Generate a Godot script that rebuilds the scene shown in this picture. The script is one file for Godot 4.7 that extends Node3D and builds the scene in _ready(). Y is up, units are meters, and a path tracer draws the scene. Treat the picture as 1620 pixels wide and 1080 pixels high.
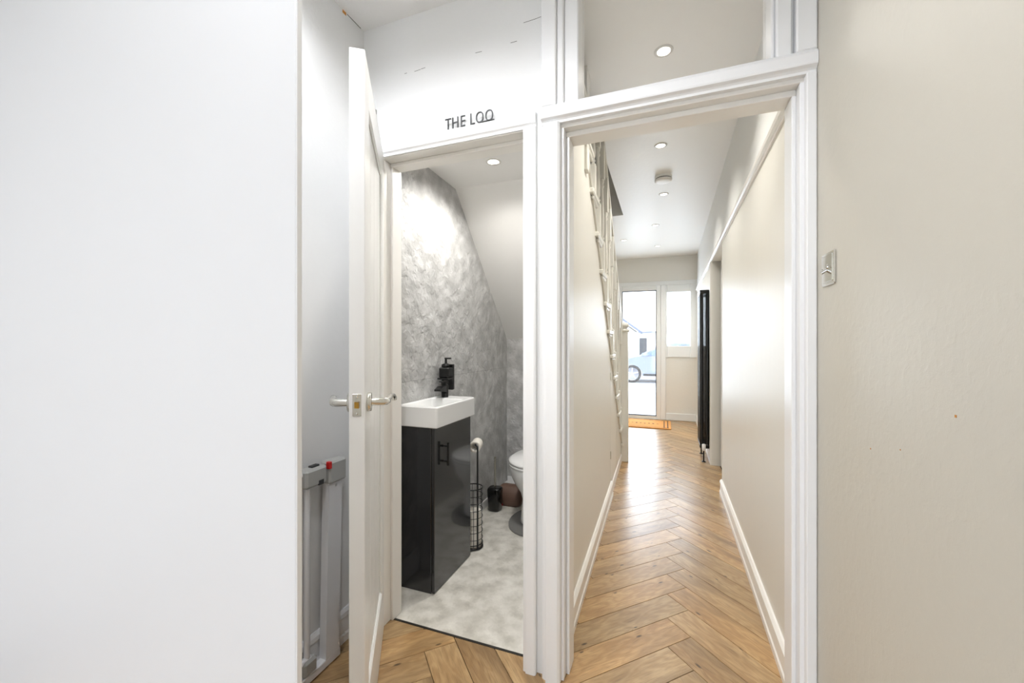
extends Node3D
# Hall, cloakroom and kitchen corner of a small house. Metres, y up, the hall runs along -z.

const EYE := 1.2          # height of the camera
const HALL_CEILING := 2.6
const KITCHEN_CEILING := 2.56
const RISE := 0.187
const GOING := 0.205
const FIRST_NOSING := -4.47
const PLANK_LENGTH := 0.63
const PLANK_WIDTH := 0.128

var base_of := {}
var M := {}
var rng := RandomNumberGenerator.new()
var left_wall: Transform3D    # x along the wall away from the kitchen, y up, z into the hall
var right_wall: Transform3D   # x along the wall away from the kitchen, y up, z out of the hall


func _ready() -> void:
	rng.seed = 7
	make_camera()
	make_environment()
	make_daylight()
	make_materials()
	left_wall = wall_frame(Vector3(-0.365, 0, -1.52), Vector3(-0.393, 0, -3.25))
	right_wall = wall_frame(Vector3(0.412, 0, -1.52), Vector3(0.485, 0, -6.9))
	make_floors()
	make_ceilings()
	make_door_wall()
	make_kitchen_walls()
	make_hall_walls()
	make_loo_shell()
	make_front_wall()
	make_staircase()
	make_loo_door()
	make_vanity()
	make_toilet()
	make_loo_things()
	make_baby_gate()
	make_light_switch()
	make_wall_sign()
	make_ceiling_fittings()
	make_radiator()
	make_doormat()
	make_outside()


# ---------------------------------------------------------------- camera, sky, light

func make_camera() -> void:
	var c := Camera3D.new()
	c.name = "camera"
	c.near = 0.05
	c.far = 200.0
	c.projection = Camera3D.PROJECTION_FRUSTUM
	c.size = 2.0 * 0.05 * 540.0 / 640.0
	c.frustum_offset = Vector2(0, 5.0 / 640.0 * 0.05)
	c.position = Vector3(0, EYE, 0)
	c.rotation.y = atan(240.0 / 640.0)
	add_child(c)
	c.current = true


func make_environment() -> void:
	var sky_look := ProceduralSkyMaterial.new()
	sky_look.sky_top_color = Color(0.86, 0.92, 1.0)
	sky_look.sky_horizon_color = Color(0.97, 0.98, 1.0)
	sky_look.ground_bottom_color = Color(0.6, 0.6, 0.6)
	sky_look.ground_horizon_color = Color(0.9, 0.9, 0.9)
	sky_look.sky_energy_multiplier = 1.0
	var sky := Sky.new()
	sky.sky_material = sky_look
	var e := Environment.new()
	e.background_mode = Environment.BG_SKY
	e.sky = sky
	e.background_energy_multiplier = 3.0
	e.ambient_light_source = Environment.AMBIENT_SOURCE_DISABLED
	e.tonemap_mode = Environment.TONE_MAPPER_LINEAR
	e.tonemap_exposure = 1.22
	e.sdfgi_enabled = true
	e.ssao_enabled = true
	e.ssil_enabled = true
	var w := WorldEnvironment.new()
	w.name = "environment"
	w.environment = e
	add_child(w)


func area(nm: String, at: Vector3, towards: Vector3, size: Vector2, energy: float, color: Color) -> void:
	var a := AreaLight3D.new()
	a.name = nm
	a.area_size = size
	a.area_normalize_energy = false
	a.light_energy = energy
	a.light_color = color
	a.shadow_enabled = true
	a.set("area_range", 20.0)
	add_child(a)
	a.look_at_from_position(at, at + towards, Vector3.UP if absf(towards.y) < 0.9 else Vector3.FORWARD)


func make_daylight() -> void:
	# unseen source behind the camera, placed to light the kitchen side like daylight
	area("unseen_garden_daylight", Vector3(-1.0, 1.2, 2.5), Vector3(0, 0, -1), Vector2(2.5, 2.05), 0.27, Color(0.93, 0.97, 1.0))
	# daylight that the glazed front door lets in
	area("front_daylight", Vector3(-0.3, 1.3, -7.25), Vector3(0, 0, 1), Vector2(1.4, 1.9), 2.5, Color(0.9, 0.95, 1.0))


# ---------------------------------------------------------------- mesh helpers

func ns() -> SurfaceTool:
	var st := SurfaceTool.new()
	st.begin(Mesh.PRIMITIVE_TRIANGLES)
	st.set_smooth_group(-1)
	return st


func tri(st: SurfaceTool, a: Vector3, b: Vector3, c: Vector3, n: Vector3) -> void:
	st.add_vertex(a)
	if (b - a).cross(c - a).dot(n) > 0.0:
		st.add_vertex(c)
		st.add_vertex(b)
	else:
		st.add_vertex(b)
		st.add_vertex(c)


func quad(st: SurfaceTool, a: Vector3, b: Vector3, c: Vector3, d: Vector3, n: Vector3) -> void:
	tri(st, a, b, c, n)
	tri(st, a, c, d, n)


# a box from corner to corner, its edges chamfered by r
func box(st: SurfaceTool, p: Vector3, q: Vector3, r := 0.0, x := Transform3D.IDENTITY) -> void:
	var lo := Vector3(minf(p.x, q.x), minf(p.y, q.y), minf(p.z, q.z))
	var hi := Vector3(maxf(p.x, q.x), maxf(p.y, q.y), maxf(p.z, q.z))
	var m := (lo + hi) / 2.0
	var h := (hi - lo) / 2.0
	r = minf(r, minf(h.x, minf(h.y, h.z)) * 0.95)
	st.set_smooth_group(-1)
	for ax in 3:
		var u := (ax + 1) % 3
		var v := (ax + 2) % 3
		for s in [-1.0, 1.0]:
			var c := []
			for k in [[-1, -1], [1, -1], [1, 1], [-1, 1]]:
				var w := Vector3.ZERO
				w[ax] = s * h[ax]
				w[u] = k[0] * (h[u] - r)
				w[v] = k[1] * (h[v] - r)
				c.append(x * (m + w))
			var n := Vector3.ZERO
			n[ax] = s
			quad(st, c[0], c[1], c[2], c[3], x.basis * n)
	if r <= 0.0:
		return
	for ax in 3:
		var u := (ax + 1) % 3
		var v := (ax + 2) % 3
		for su in [-1.0, 1.0]:
			for sv in [-1.0, 1.0]:
				var c := []
				for k in [[-1, 0], [1, 0], [1, 1], [-1, 1]]:
					var w := Vector3.ZERO
					w[ax] = k[0] * (h[ax] - r)
					w[u] = su * (h[u] - (r if k[1] == 1 else 0.0))
					w[v] = sv * (h[v] - (r if k[1] == 0 else 0.0))
					c.append(x * (m + w))
				var n := Vector3.ZERO
				n[u] = su
				n[v] = sv
				quad(st, c[0], c[1], c[2], c[3], x.basis * n)
	for sx in [-1.0, 1.0]:
		for sy in [-1.0, 1.0]:
			for sz in [-1.0, 1.0]:
				var s := Vector3(sx, sy, sz)
				var c := []
				for ax in 3:
					var w := s * (h - Vector3(r, r, r))
					w[ax] = s[ax] * h[ax]
					c.append(x * (m + w))
				tri(st, c[0], c[1], c[2], x.basis * s)


# a polygon in the local xy plane pushed out along local z from 0 to d
func prism(st: SurfaceTool, pts: PackedVector2Array, x: Transform3D, d: float) -> void:
	st.set_smooth_group(-1)
	var idx := Geometry2D.triangulate_polygon(pts)
	var up := x.basis.z * signf(d)
	for i in range(0, idx.size(), 3):
		var a := pts[idx[i]]
		var b := pts[idx[i + 1]]
		var c := pts[idx[i + 2]]
		tri(st, x * Vector3(a.x, a.y, d), x * Vector3(b.x, b.y, d), x * Vector3(c.x, c.y, d), up)
		tri(st, x * Vector3(a.x, a.y, 0), x * Vector3(b.x, b.y, 0), x * Vector3(c.x, c.y, 0), -up)
	var turn := 1.0 if Geometry2D.is_polygon_clockwise(pts) else -1.0
	for i in pts.size():
		var a := pts[i]
		var b := pts[(i + 1) % pts.size()]
		var n := x.basis * Vector3(-(b.y - a.y) * turn, (b.x - a.x) * turn, 0)
		quad(st, x * Vector3(a.x, a.y, 0), x * Vector3(b.x, b.y, 0), x * Vector3(b.x, b.y, d), x * Vector3(a.x, a.y, d), n)


# profile points (radius, height), bottom to top along the outside, turned about local y
func lathe(st: SurfaceTool, prof: Array, x: Transform3D, seg := 16, smooth := true) -> void:
	st.set_smooth_group(0 if smooth else -1)
	for i in prof.size() - 1:
		var a: Vector2 = prof[i]
		var b: Vector2 = prof[i + 1]
		var nr := b.y - a.y
		var ny := a.x - b.x
		for k in seg:
			var t0 := TAU * k / seg
			var t1 := TAU * (k + 1) / seg
			var d0 := Vector3(cos(t0), 0, sin(t0))
			var d1 := Vector3(cos(t1), 0, sin(t1))
			var n := x.basis * ((d0 + d1) * 0.5 * nr + Vector3(0, ny, 0))
			var p0 := x * (d0 * a.x + Vector3(0, a.y, 0))
			var p1 := x * (d1 * a.x + Vector3(0, a.y, 0))
			var p2 := x * (d1 * b.x + Vector3(0, b.y, 0))
			var p3 := x * (d0 * b.x + Vector3(0, b.y, 0))
			if a.x > 0.0001:
				tri(st, p0, p1, p2 if b.x > 0.0001 else p3, n)
			if b.x > 0.0001:
				tri(st, p0, p2, p3, n)
	st.set_smooth_group(-1)


func tube(st: SurfaceTool, pts: Array, r: float, seg := 8, flat := 1.0) -> void:
	var rings := []
	var side := Vector3.ZERO
	for i in pts.size():
		var along: Vector3 = (pts[mini(i + 1, pts.size() - 1)] - pts[maxi(i - 1, 0)]).normalized()
		if side == Vector3.ZERO:
			side = along.cross(Vector3.UP if absf(along.y) < 0.9 else Vector3.RIGHT).normalized()
		else:
			side = (side - along * side.dot(along)).normalized()
		var other := along.cross(side)
		var ring := []
		for k in seg:
			var t := TAU * (k + 0.5) / seg
			ring.append(pts[i] + side * cos(t) * r + other * sin(t) * r * flat)
		rings.append(ring)
	st.set_smooth_group(0 if seg > 4 else -1)
	for i in pts.size() - 1:
		for k in seg:
			var k1 := (k + 1) % seg
			var n: Vector3 = (rings[i][k] + rings[i][k1]) * 0.5 - pts[i]
			quad(st, rings[i][k], rings[i][k1], rings[i + 1][k1], rings[i + 1][k], n)
	st.set_smooth_group(-1)
	for e in [0, pts.size() - 1]:
		var out: Vector3 = pts[e] - pts[1 if e == 0 else e - 1]
		for k in range(1, seg - 1):
			tri(st, rings[e][0], rings[e][k], rings[e][k + 1], out)


# rings of equal count joined into one skin, ends closed
func loft(st: SurfaceTool, rings: Array, smooth := true) -> void:
	st.set_smooth_group(0 if smooth else -1)
	var mids := []
	for ring in rings:
		var c := Vector3.ZERO
		for p in ring:
			c += p
		mids.append(c / ring.size())
	for i in rings.size() - 1:
		var count: int = rings[i].size()
		for k in count:
			var k1 := (k + 1) % count
			var a: Vector3 = rings[i][k]
			var b: Vector3 = rings[i][k1]
			var c: Vector3 = rings[i + 1][k1]
			var d: Vector3 = rings[i + 1][k]
			var n: Vector3 = (a + b + c + d) / 4.0 - (mids[i] + mids[i + 1]) / 2.0
			quad(st, a, b, c, d, n)
	for e in [0, rings.size() - 1]:
		var out: Vector3 = mids[e] - mids[1 if e == 0 else e - 1]
		var count: int = rings[e].size()
		for k in count:
			tri(st, mids[e], rings[e][k], rings[e][(k + 1) % count], out)
	st.set_smooth_group(-1)


func mi(nm: String, st: SurfaceTool, m: Material, parent: Node = self) -> MeshInstance3D:
	st.generate_normals()
	var arr := st.commit_to_arrays()
	var off: Vector3 = base_of.get(parent, Vector3.ZERO)
	if off != Vector3.ZERO:
		var v: PackedVector3Array = arr[Mesh.ARRAY_VERTEX]
		for i in v.size():
			v[i] -= off
		arr[Mesh.ARRAY_VERTEX] = v
	var am := ArrayMesh.new()
	am.add_surface_from_arrays(Mesh.PRIMITIVE_TRIANGLES, arr)
	am.surface_set_material(0, m)
	var o := MeshInstance3D.new()
	o.mesh = am
	o.name = nm
	parent.add_child(o, true)
	base_of[o] = off
	return o


# a thing whose parts are given in world coordinates (or, with a turn, in its own)
func thing(nm: String, at: Vector3, label: String, category: String, group := "") -> Node3D:
	var o := Node3D.new()
	o.name = nm
	add_child(o, true)
	o.position = at
	base_of[o] = at
	return tag(o, label, category, group)


func tag(o: Node3D, label: String, category: String, group := "") -> Node3D:
	o.set_meta("label", label)
	o.set_meta("category", category)
	if group:
		o.set_meta("group", group)
	return o


func setting(o: Node3D, label: String, category: String) -> Node3D:
	tag(o, label, category)
	o.set_meta("kind", "structure")
	return o


func shell(nm: String, label: String, category: String, at := Vector3.ZERO) -> Node3D:
	var o := Node3D.new()
	o.name = nm
	add_child(o, true)
	o.position = at
	base_of[o] = at
	return setting(o, label, category)


# one box as a named part
func bx(nm: String, p: Vector3, q: Vector3, m: Material, parent: Node = self, r := 0.0, x := Transform3D.IDENTITY) -> MeshInstance3D:
	var st := ns()
	box(st, p, q, r, x)
	return mi(nm, st, m, parent)


func wall_frame(a: Vector3, b: Vector3) -> Transform3D:
	var u := (b - a).normalized()
	return Transform3D(Basis(u, Vector3.UP, u.cross(Vector3.UP)), a)


func at(p: Vector3, turn := Vector3.ZERO) -> Transform3D:
	return Transform3D(Basis.from_euler(turn), p)


# ---------------------------------------------------------------- materials

func noise_texture(freq: float, ramp: Array, seed_value: int, size := 512, octaves := 4, normal := 0.0, kind := FastNoiseLite.TYPE_SIMPLEX_SMOOTH) -> NoiseTexture2D:
	var n := FastNoiseLite.new()
	n.seed = seed_value
	n.frequency = freq
	n.noise_type = kind
	n.fractal_octaves = octaves
	n.domain_warp_enabled = true
	n.domain_warp_amplitude = 30.0
	var t := NoiseTexture2D.new()
	t.width = size
	t.height = size
	t.seamless = true
	t.noise = n
	if normal > 0.0:
		t.as_normal_map = true
		t.bump_strength = normal
	elif ramp:
		var g := Gradient.new()
		g.offsets = PackedFloat32Array(ramp.map(func(e): return e[0]))
		g.colors = PackedColorArray(ramp.map(func(e): return e[1]))
		t.color_ramp = g
	return t


func mat(col: Color, rough: float, metal := 0.0) -> StandardMaterial3D:
	var m := StandardMaterial3D.new()
	m.albedo_color = col
	m.roughness = rough
	m.metallic = metal
	return m


func spread(m: StandardMaterial3D, scale: Vector3, normal: Texture2D = null, strength := 1.0) -> StandardMaterial3D:
	m.uv1_triplanar = true
	m.uv1_world_triplanar = true
	m.uv1_scale = scale
	if normal:
		m.normal_enabled = true
		m.normal_texture = normal
		m.normal_scale = strength
	return m


func wood_texture(seed_value: int) -> ImageTexture:
	var w := 768
	var h := 192
	var img := Image.create(w, h, false, Image.FORMAT_RGB8)
	var a := FastNoiseLite.new()
	a.seed = seed_value
	a.frequency = 0.01
	a.fractal_octaves = 3
	var b := FastNoiseLite.new()
	b.seed = seed_value + 50
	b.frequency = 0.02
	b.fractal_octaves = 4
	var r := RandomNumberGenerator.new()
	r.seed = seed_value
	var knots := []
	for k in 3:
		knots.append(Vector3(r.randf_range(40, w - 40), r.randf_range(20, h - 20), r.randf_range(5, 11)))
	var light := Color(0.75, 0.628, 0.455)
	var mid := Color(0.655, 0.525, 0.362)
	var dark := Color(0.45, 0.36, 0.255)
	for y in h:
		for x in w:
			var bend := 0.0
			var knot := 0.0
			for k in knots:
				var d := Vector2((x - k.x) * 0.35, y - k.y).length()
				bend += 14.0 * exp(-d * d / (k.z * k.z * 4.0)) * signf(y - k.y)
				knot = maxf(knot, 1.0 - smoothstep(0.2, 0.75, d / k.z))
			var yy := y + bend
			var warp := a.get_noise_2d(x * 0.35, yy * 1.2)
			var ring := 0.5 + 0.5 * sin(yy * 0.12 + warp * 11.0)
			var fine := b.get_noise_2d(x * 0.5, yy * 14.0)
			var broad := a.get_noise_2d(x * 0.2 + 900.0, yy * 1.1)
			var c := mid.lerp(light, clampf(ring * 0.6 + broad * 0.8 + 0.2, 0.0, 1.0))
			c = c.lerp(dark, clampf(-fine * 0.75 - 0.02, 0.0, 0.45))
			c = c.lerp(dark, clampf(a.get_noise_2d(x * 0.12 + 300.0, yy * 0.8 + 77.0) * 1.0 - 0.1, 0.0, 0.5))
			c = c.lerp(dark.darkened(0.35), knot * 0.85)
			img.set_pixel(x, y, c)
	img.generate_mipmaps()
	return ImageTexture.create_from_image(img)


func make_materials() -> void:
	var peel := noise_texture(0.035, [], 3, 512, 3, 3.0)
	var soft := noise_texture(0.006, [], 5, 512, 2, 2.0)
	M.white_wall = spread(mat(Color(0.9, 0.9, 0.895), 0.6), Vector3(1.6, 1.6, 1.6), peel, 0.12)
	M.panel = spread(mat(Color(0.925, 0.925, 0.93), 0.42), Vector3(0.8, 0.8, 0.8), soft, 0.1)
	M.ceiling = spread(mat(Color(0.915, 0.91, 0.9), 0.5), Vector3(1.2, 1.2, 1.2), peel, 0.1)
	M.hall_ceiling = spread(mat(Color(0.915, 0.91, 0.895), 0.45), Vector3(1.2, 1.2, 1.2), peel, 0.1)
	M.cream = spread(mat(Color(0.9, 0.89, 0.86), 0.4), Vector3(1.2, 1.2, 1.2), peel, 0.2)
	M.cream_gloss = spread(mat(Color(0.885, 0.873, 0.84), 0.4), Vector3(2.0, 0.5, 2.0), soft, 0.35)
	M.kitchen_cream = spread(mat(Color(0.795, 0.777, 0.73), 0.42), Vector3(1.6, 1.6, 1.6), peel, 0.14)
	M.gloss = mat(Color(0.93, 0.93, 0.93), 0.28)
	M.warm_gloss = mat(Color(0.93, 0.92, 0.9), 0.28)
	M.stair_paint = mat(Color(0.89, 0.88, 0.845), 0.35)
	M.door_paint = mat(Color(0.935, 0.935, 0.93), 0.3)
	M.upvc = mat(Color(0.93, 0.935, 0.93), 0.3)
	M.black_seal = mat(Color(0.06, 0.06, 0.065), 0.5)
	M.concrete = mat(Color(1, 1, 1), 0.42)
	M.concrete.albedo_texture = noise_texture(0.007, [[0.0, Color(0.63, 0.627, 0.62)], [0.4, Color(0.69, 0.687, 0.68)], [0.6, Color(0.73, 0.727, 0.72)], [1.0, Color(0.81, 0.807, 0.8)]], 11, 1024, 5)
	spread(M.concrete, Vector3(1.0, 1.0, 1.0), noise_texture(0.02, [], 12, 512, 4, 5.0), 0.9)
	M.stone = mat(Color(1, 1, 1), 0.38)
	M.stone.albedo_texture = noise_texture(0.009, [[0.0, Color(0.68, 0.665, 0.63)], [0.35, Color(0.77, 0.757, 0.72)], [0.6, Color(0.83, 0.817, 0.785)], [1.0, Color(0.9, 0.89, 0.86)]], 21, 1024, 5)
	spread(M.stone, Vector3(0.9, 0.9, 0.9), noise_texture(0.03, [], 22, 512, 3, 3.0), 0.3)
	M.joint = mat(Color(0.2, 0.145, 0.095), 0.9)
	M.floor_edge = mat(Color(0.16, 0.15, 0.14), 0.4)
	var tones := [Color(0.96, 0.96, 0.97), Color(0.88, 0.87, 0.87), Color(1.0, 0.985, 0.97), Color(0.92, 0.93, 0.95), Color(0.98, 0.955, 0.93)]
	var woods := [wood_texture(31), wood_texture(47), wood_texture(63)]
	M.planks = []
	for w in woods:
		for t in tones:
			var m := mat(t, 0.3)
			m.albedo_texture = w
			M.planks.append(m)
	M.vanity = mat(Color(0.14, 0.14, 0.148), 0.16)
	M.vanity.clearcoat_enabled = true
	M.vanity.clearcoat = 0.6
	M.vanity.clearcoat_roughness = 0.05
	M.ceramic = mat(Color(0.93, 0.93, 0.925), 0.08)
	M.black = mat(Color(0.035, 0.035, 0.037), 0.3)
	M.black_gloss = mat(Color(0.03, 0.032, 0.03), 0.12)
	M.black_wire = mat(Color(0.04, 0.04, 0.04), 0.4)
	M.chrome = mat(Color(0.9, 0.9, 0.9), 0.1, 1.0)
	M.brushed = mat(Color(0.75, 0.74, 0.7), 0.22, 1.0)
	M.nickel = mat(Color(0.85, 0.845, 0.82), 0.14, 1.0)
	M.brass = mat(Color(0.78, 0.6, 0.28), 0.25, 1.0)
	M.gate_white = mat(Color(0.9, 0.9, 0.905), 0.35)
	M.gate_grey = mat(Color(0.66, 0.66, 0.645), 0.45)
	M.gate_dark = mat(Color(0.2, 0.2, 0.2), 0.5)
	M.red = mat(Color(0.75, 0.08, 0.07), 0.4)
	M.paper = mat(Color(0.93, 0.91, 0.87), 0.9)
	M.lamp = mat(Color(1, 1, 1), 0.4)
	M.lamp.emission_enabled = true
	M.lamp.emission = Color(1.0, 0.97, 0.9)
	M.lamp.emission_energy_multiplier = 4.0
	M.grey_rim = mat(Color(0.8, 0.79, 0.77), 0.3)
	M.alarm = mat(Color(0.94, 0.935, 0.92), 0.4)
	M.rad = mat(Color(0.05, 0.05, 0.055), 0.16)
	M.mat_grey = mat(Color(0.45, 0.445, 0.435), 0.9)
	M.bag = spread(mat(Color(0.42, 0.32, 0.27), 0.55), Vector3(4, 4, 4), peel, 0.4)
	M.coir = mat(Color(1, 1, 1), 0.95)
	M.coir.albedo_texture = noise_texture(0.2, [[0.0, Color(0.66, 0.42, 0.18)], [1.0, Color(0.9, 0.66, 0.36)]], 41, 256, 2)
	spread(M.coir, Vector3(3, 3, 3))
	M.print = mat(Color(0.12, 0.1, 0.09), 0.95)
	M.glass = mat(Color(1, 1, 1, 0.06), 0.02)
	M.glass.transparency = BaseMaterial3D.TRANSPARENCY_ALPHA
	M.sign = mat(Color(0.05, 0.05, 0.05), 0.45)
	M.crack = mat(Color(0.3, 0.29, 0.28), 0.9)
	M.drive = mat(Color(1, 1, 1), 0.9)
	M.drive.albedo_texture = noise_texture(0.05, [[0.0, Color(0.8, 0.8, 0.79)], [1.0, Color(0.9, 0.9, 0.89)]], 51, 256, 3)
	spread(M.drive, Vector3(0.3, 0.3, 0.3))
	M.tarmac = mat(Color(0.8, 0.8, 0.8), 0.9)
	M.render = mat(Color(0.93, 0.93, 0.92), 0.9)
	M.roof = mat(Color(0.5, 0.54, 0.62), 0.8)
	M.dark_glass = mat(Color(0.25, 0.27, 0.3), 0.1)
	M.car = mat(Color(0.56, 0.6, 0.67), 0.3, 0.1)
	M.car.clearcoat_enabled = true
	M.car.clearcoat = 0.8
	M.car_glass = mat(Color(0.45, 0.55, 0.7), 0.05)
	M.tyre = mat(Color(0.16, 0.16, 0.17), 0.8)
	M.alloy = mat(Color(0.8, 0.8, 0.82), 0.3, 0.6)


# ---------------------------------------------------------------- floors and ceilings

func make_floors() -> void:
	var f := shell("floor", "oak herringbone plank floor running from the kitchen into the hall", "floor", Vector3(0, -0.012, 0))
	var st := ns()
	box(st, Vector3(-2.5, -0.15, -1.475), Vector3(0.6, -0.012, 2.75))
	box(st, Vector3(-1.4, -0.15, -7.1), Vector3(0.7, -0.0121, -1.475))
	mi("underlay", st, M.joint, f)
	var back := ns()
	box(back, Vector3(-2.5, -0.0119, 0.35), Vector3(0.6, 0.0, 2.75))
	var m: StandardMaterial3D = M.planks[2].duplicate()
	spread(m, Vector3(1.6, 1.6, 1.6))
	mi("plain_boards", back, m, f)
	var room := PackedVector2Array([Vector2(-2.45, 0.35), Vector2(-2.45, -1.472), Vector2(-0.46, -1.472), Vector2(-0.46, -4.2), Vector2(-1.26, -4.2), Vector2(-1.26, -6.92), Vector2(0.52, -6.92), Vector2(0.52, -1.472), Vector2(0.45, 0.35)])
	var s := sqrt(0.5)
	var off := Vector2(0.014 - (PLANK_LENGTH - PLANK_WIDTH) * s, -0.101)
	var gap := 0.0009
	for j in range(-5, 3):
		for i in range(-40, 80):
			for kind in 2:
				var p0 := i * PLANK_WIDTH + j * PLANK_LENGTH
				var q0 := i * PLANK_WIDTH - j * PLANK_LENGTH
				var r: Rect2
				if kind == 0:
					r = Rect2(p0, q0, PLANK_LENGTH, PLANK_WIDTH)
				else:
					r = Rect2(p0 + PLANK_LENGTH, q0 + PLANK_WIDTH - PLANK_LENGTH, PLANK_WIDTH, PLANK_LENGTH)
				var mid := r.get_center()
				var wm := Vector2((mid.x - mid.y) * s, -(mid.x + mid.y) * s) + off
				if wm.x < -2.3 or wm.x > 0.9 or wm.y < -7.3 or wm.y > 0.7:
					continue
				r = r.grow(-gap)
				var poly := PackedVector2Array()
				for c in [r.position, Vector2(r.end.x, r.position.y), r.end, Vector2(r.position.x, r.end.y)]:
					poly.append(Vector2((c.x - c.y) * s, -(c.x + c.y) * s) + off)
				var along := Vector2(s, -s) if kind == 0 else Vector2(-s, -s)
				for piece in Geometry2D.intersect_polygons(poly, room):
					add_plank(piece, wm, along, f)
	# cloakroom floor
	var lf := shell("floor_loo", "pale grey stone-effect sheet floor of the small toilet room", "floor", Vector3(-0.8, 0, -2.3))
	bx("sheet", Vector3(-1.26, -0.012, -3.2), Vector3(-0.46, 0.0, -1.482), M.stone, lf)
	bx("threshold_strip", Vector3(-1.13, -0.012, -1.482), Vector3(-0.455, 0.0015, -1.472), M.floor_edge, lf)


func add_plank(piece: PackedVector2Array, mid: Vector2, along: Vector2, f: Node3D) -> void:
	var tops := Geometry2D.offset_polygon(piece, -0.0008)
	var top: PackedVector2Array = piece if tops.is_empty() else tops[0]
	var across := Vector2(-along.y, along.x)
	var shift := Vector2(0.5 + rng.randf_range(-0.1, 0.1), 0.5 + rng.randf_range(-0.17, 0.17))
	var st := ns()
	var put := func(p: Vector2, y: float):
		st.set_uv(Vector2((p - mid).dot(along) / 0.8, (p - mid).dot(across) / 0.2) + shift)
		return Vector3(p.x, y, p.y)
	var idx := Geometry2D.triangulate_polygon(top)
	for i in range(0, idx.size(), 3):
		var a := top[idx[i]]
		var b := top[idx[i + 1]]
		var c := top[idx[i + 2]]
		if (b - a).cross(c - a) < 0.0:
			var t := b
			b = c
			c = t
		for p in [a, b, c]:
			st.add_vertex(put.call(p, 0.0))
	var middle := Vector2.ZERO
	for p in top:
		middle += p / top.size()
	var far := mid.y < -4.8
	if not far:
		for k in top.size():
			var a := top[k]
			var b := top[(k + 1) % top.size()]
			var out := (b - a).orthogonal().normalized()
			if out.dot((a + b) * 0.5 - middle) < 0.0:
				out = -out
			var la := a + out * 0.0007
			var lb := b + out * 0.0007
			var v := [[a, 0.0], [b, 0.0], [lb, -0.0012], [a, 0.0], [lb, -0.0012], [la, -0.0012], [la, -0.0012], [lb, -0.0012], [lb, -0.012], [la, -0.0012], [lb, -0.012], [la, -0.012]]
			for g in range(0, 12, 3):
				var t0 := Vector3(v[g][0].x, v[g][1], v[g][0].y)
				var t1 := Vector3(v[g + 1][0].x, v[g + 1][1], v[g + 1][0].y)
				var t2 := Vector3(v[g + 2][0].x, v[g + 2][1], v[g + 2][0].y)
				var n := Vector3(out.x, 0.3, out.y)
				var order := [0, 2, 1] if (t1 - t0).cross(t2 - t0).dot(n) > 0.0 else [0, 1, 2]
				for o in order:
					st.add_vertex(put.call(v[g + o][0], v[g + o][1]))
	mi("plank", st, M.planks[rng.randi() % M.planks.size()], f)


func make_ceilings() -> void:
	var k := shell("ceiling_kitchen", "white ceiling over the kitchen corner outside the toilet door", "ceiling", Vector3(-1, KITCHEN_CEILING, 0.6))
	bx("plaster", Vector3(-2.5, KITCHEN_CEILING, -1.46), Vector3(0.55, 2.8, 2.75), M.ceiling, k)
	var h := shell("ceiling_hall", "glossy off-white hall ceiling with recessed downlights", "ceiling", Vector3(0, HALL_CEILING, -4))
	var st := ns()
	box(st, Vector3(-0.41, HALL_CEILING, -6.95), Vector3(0.7, 2.82, -1.44))
	box(st, Vector3(-1.3, HALL_CEILING, -6.95), Vector3(-0.41, 2.82, -4.52))
	mi("plaster", st, M.hall_ceiling, h)
	# stairwell going up to the first floor
	var w := shell("wall_stairwell", "pale upper walls of the stairwell above the hall ceiling", "wall", Vector3(-0.8, 2.6, -3))
	st = ns()
	box(st, Vector3(-0.41, 2.82, -4.62), Vector3(-0.31, 4.9, -1.44))
	box(st, Vector3(-1.3, 2.82, -4.62), Vector3(-0.41, 4.9, -4.52))
	box(st, Vector3(-1.3, 2.6, -1.54), Vector3(-0.41, 4.9, -1.44))
	box(st, Vector3(-1.36, 4.9, -4.62), Vector3(-0.31, 5.0, -1.44))
	mi("plaster", st, M.cream, w)


# ---------------------------------------------------------------- walls

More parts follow.
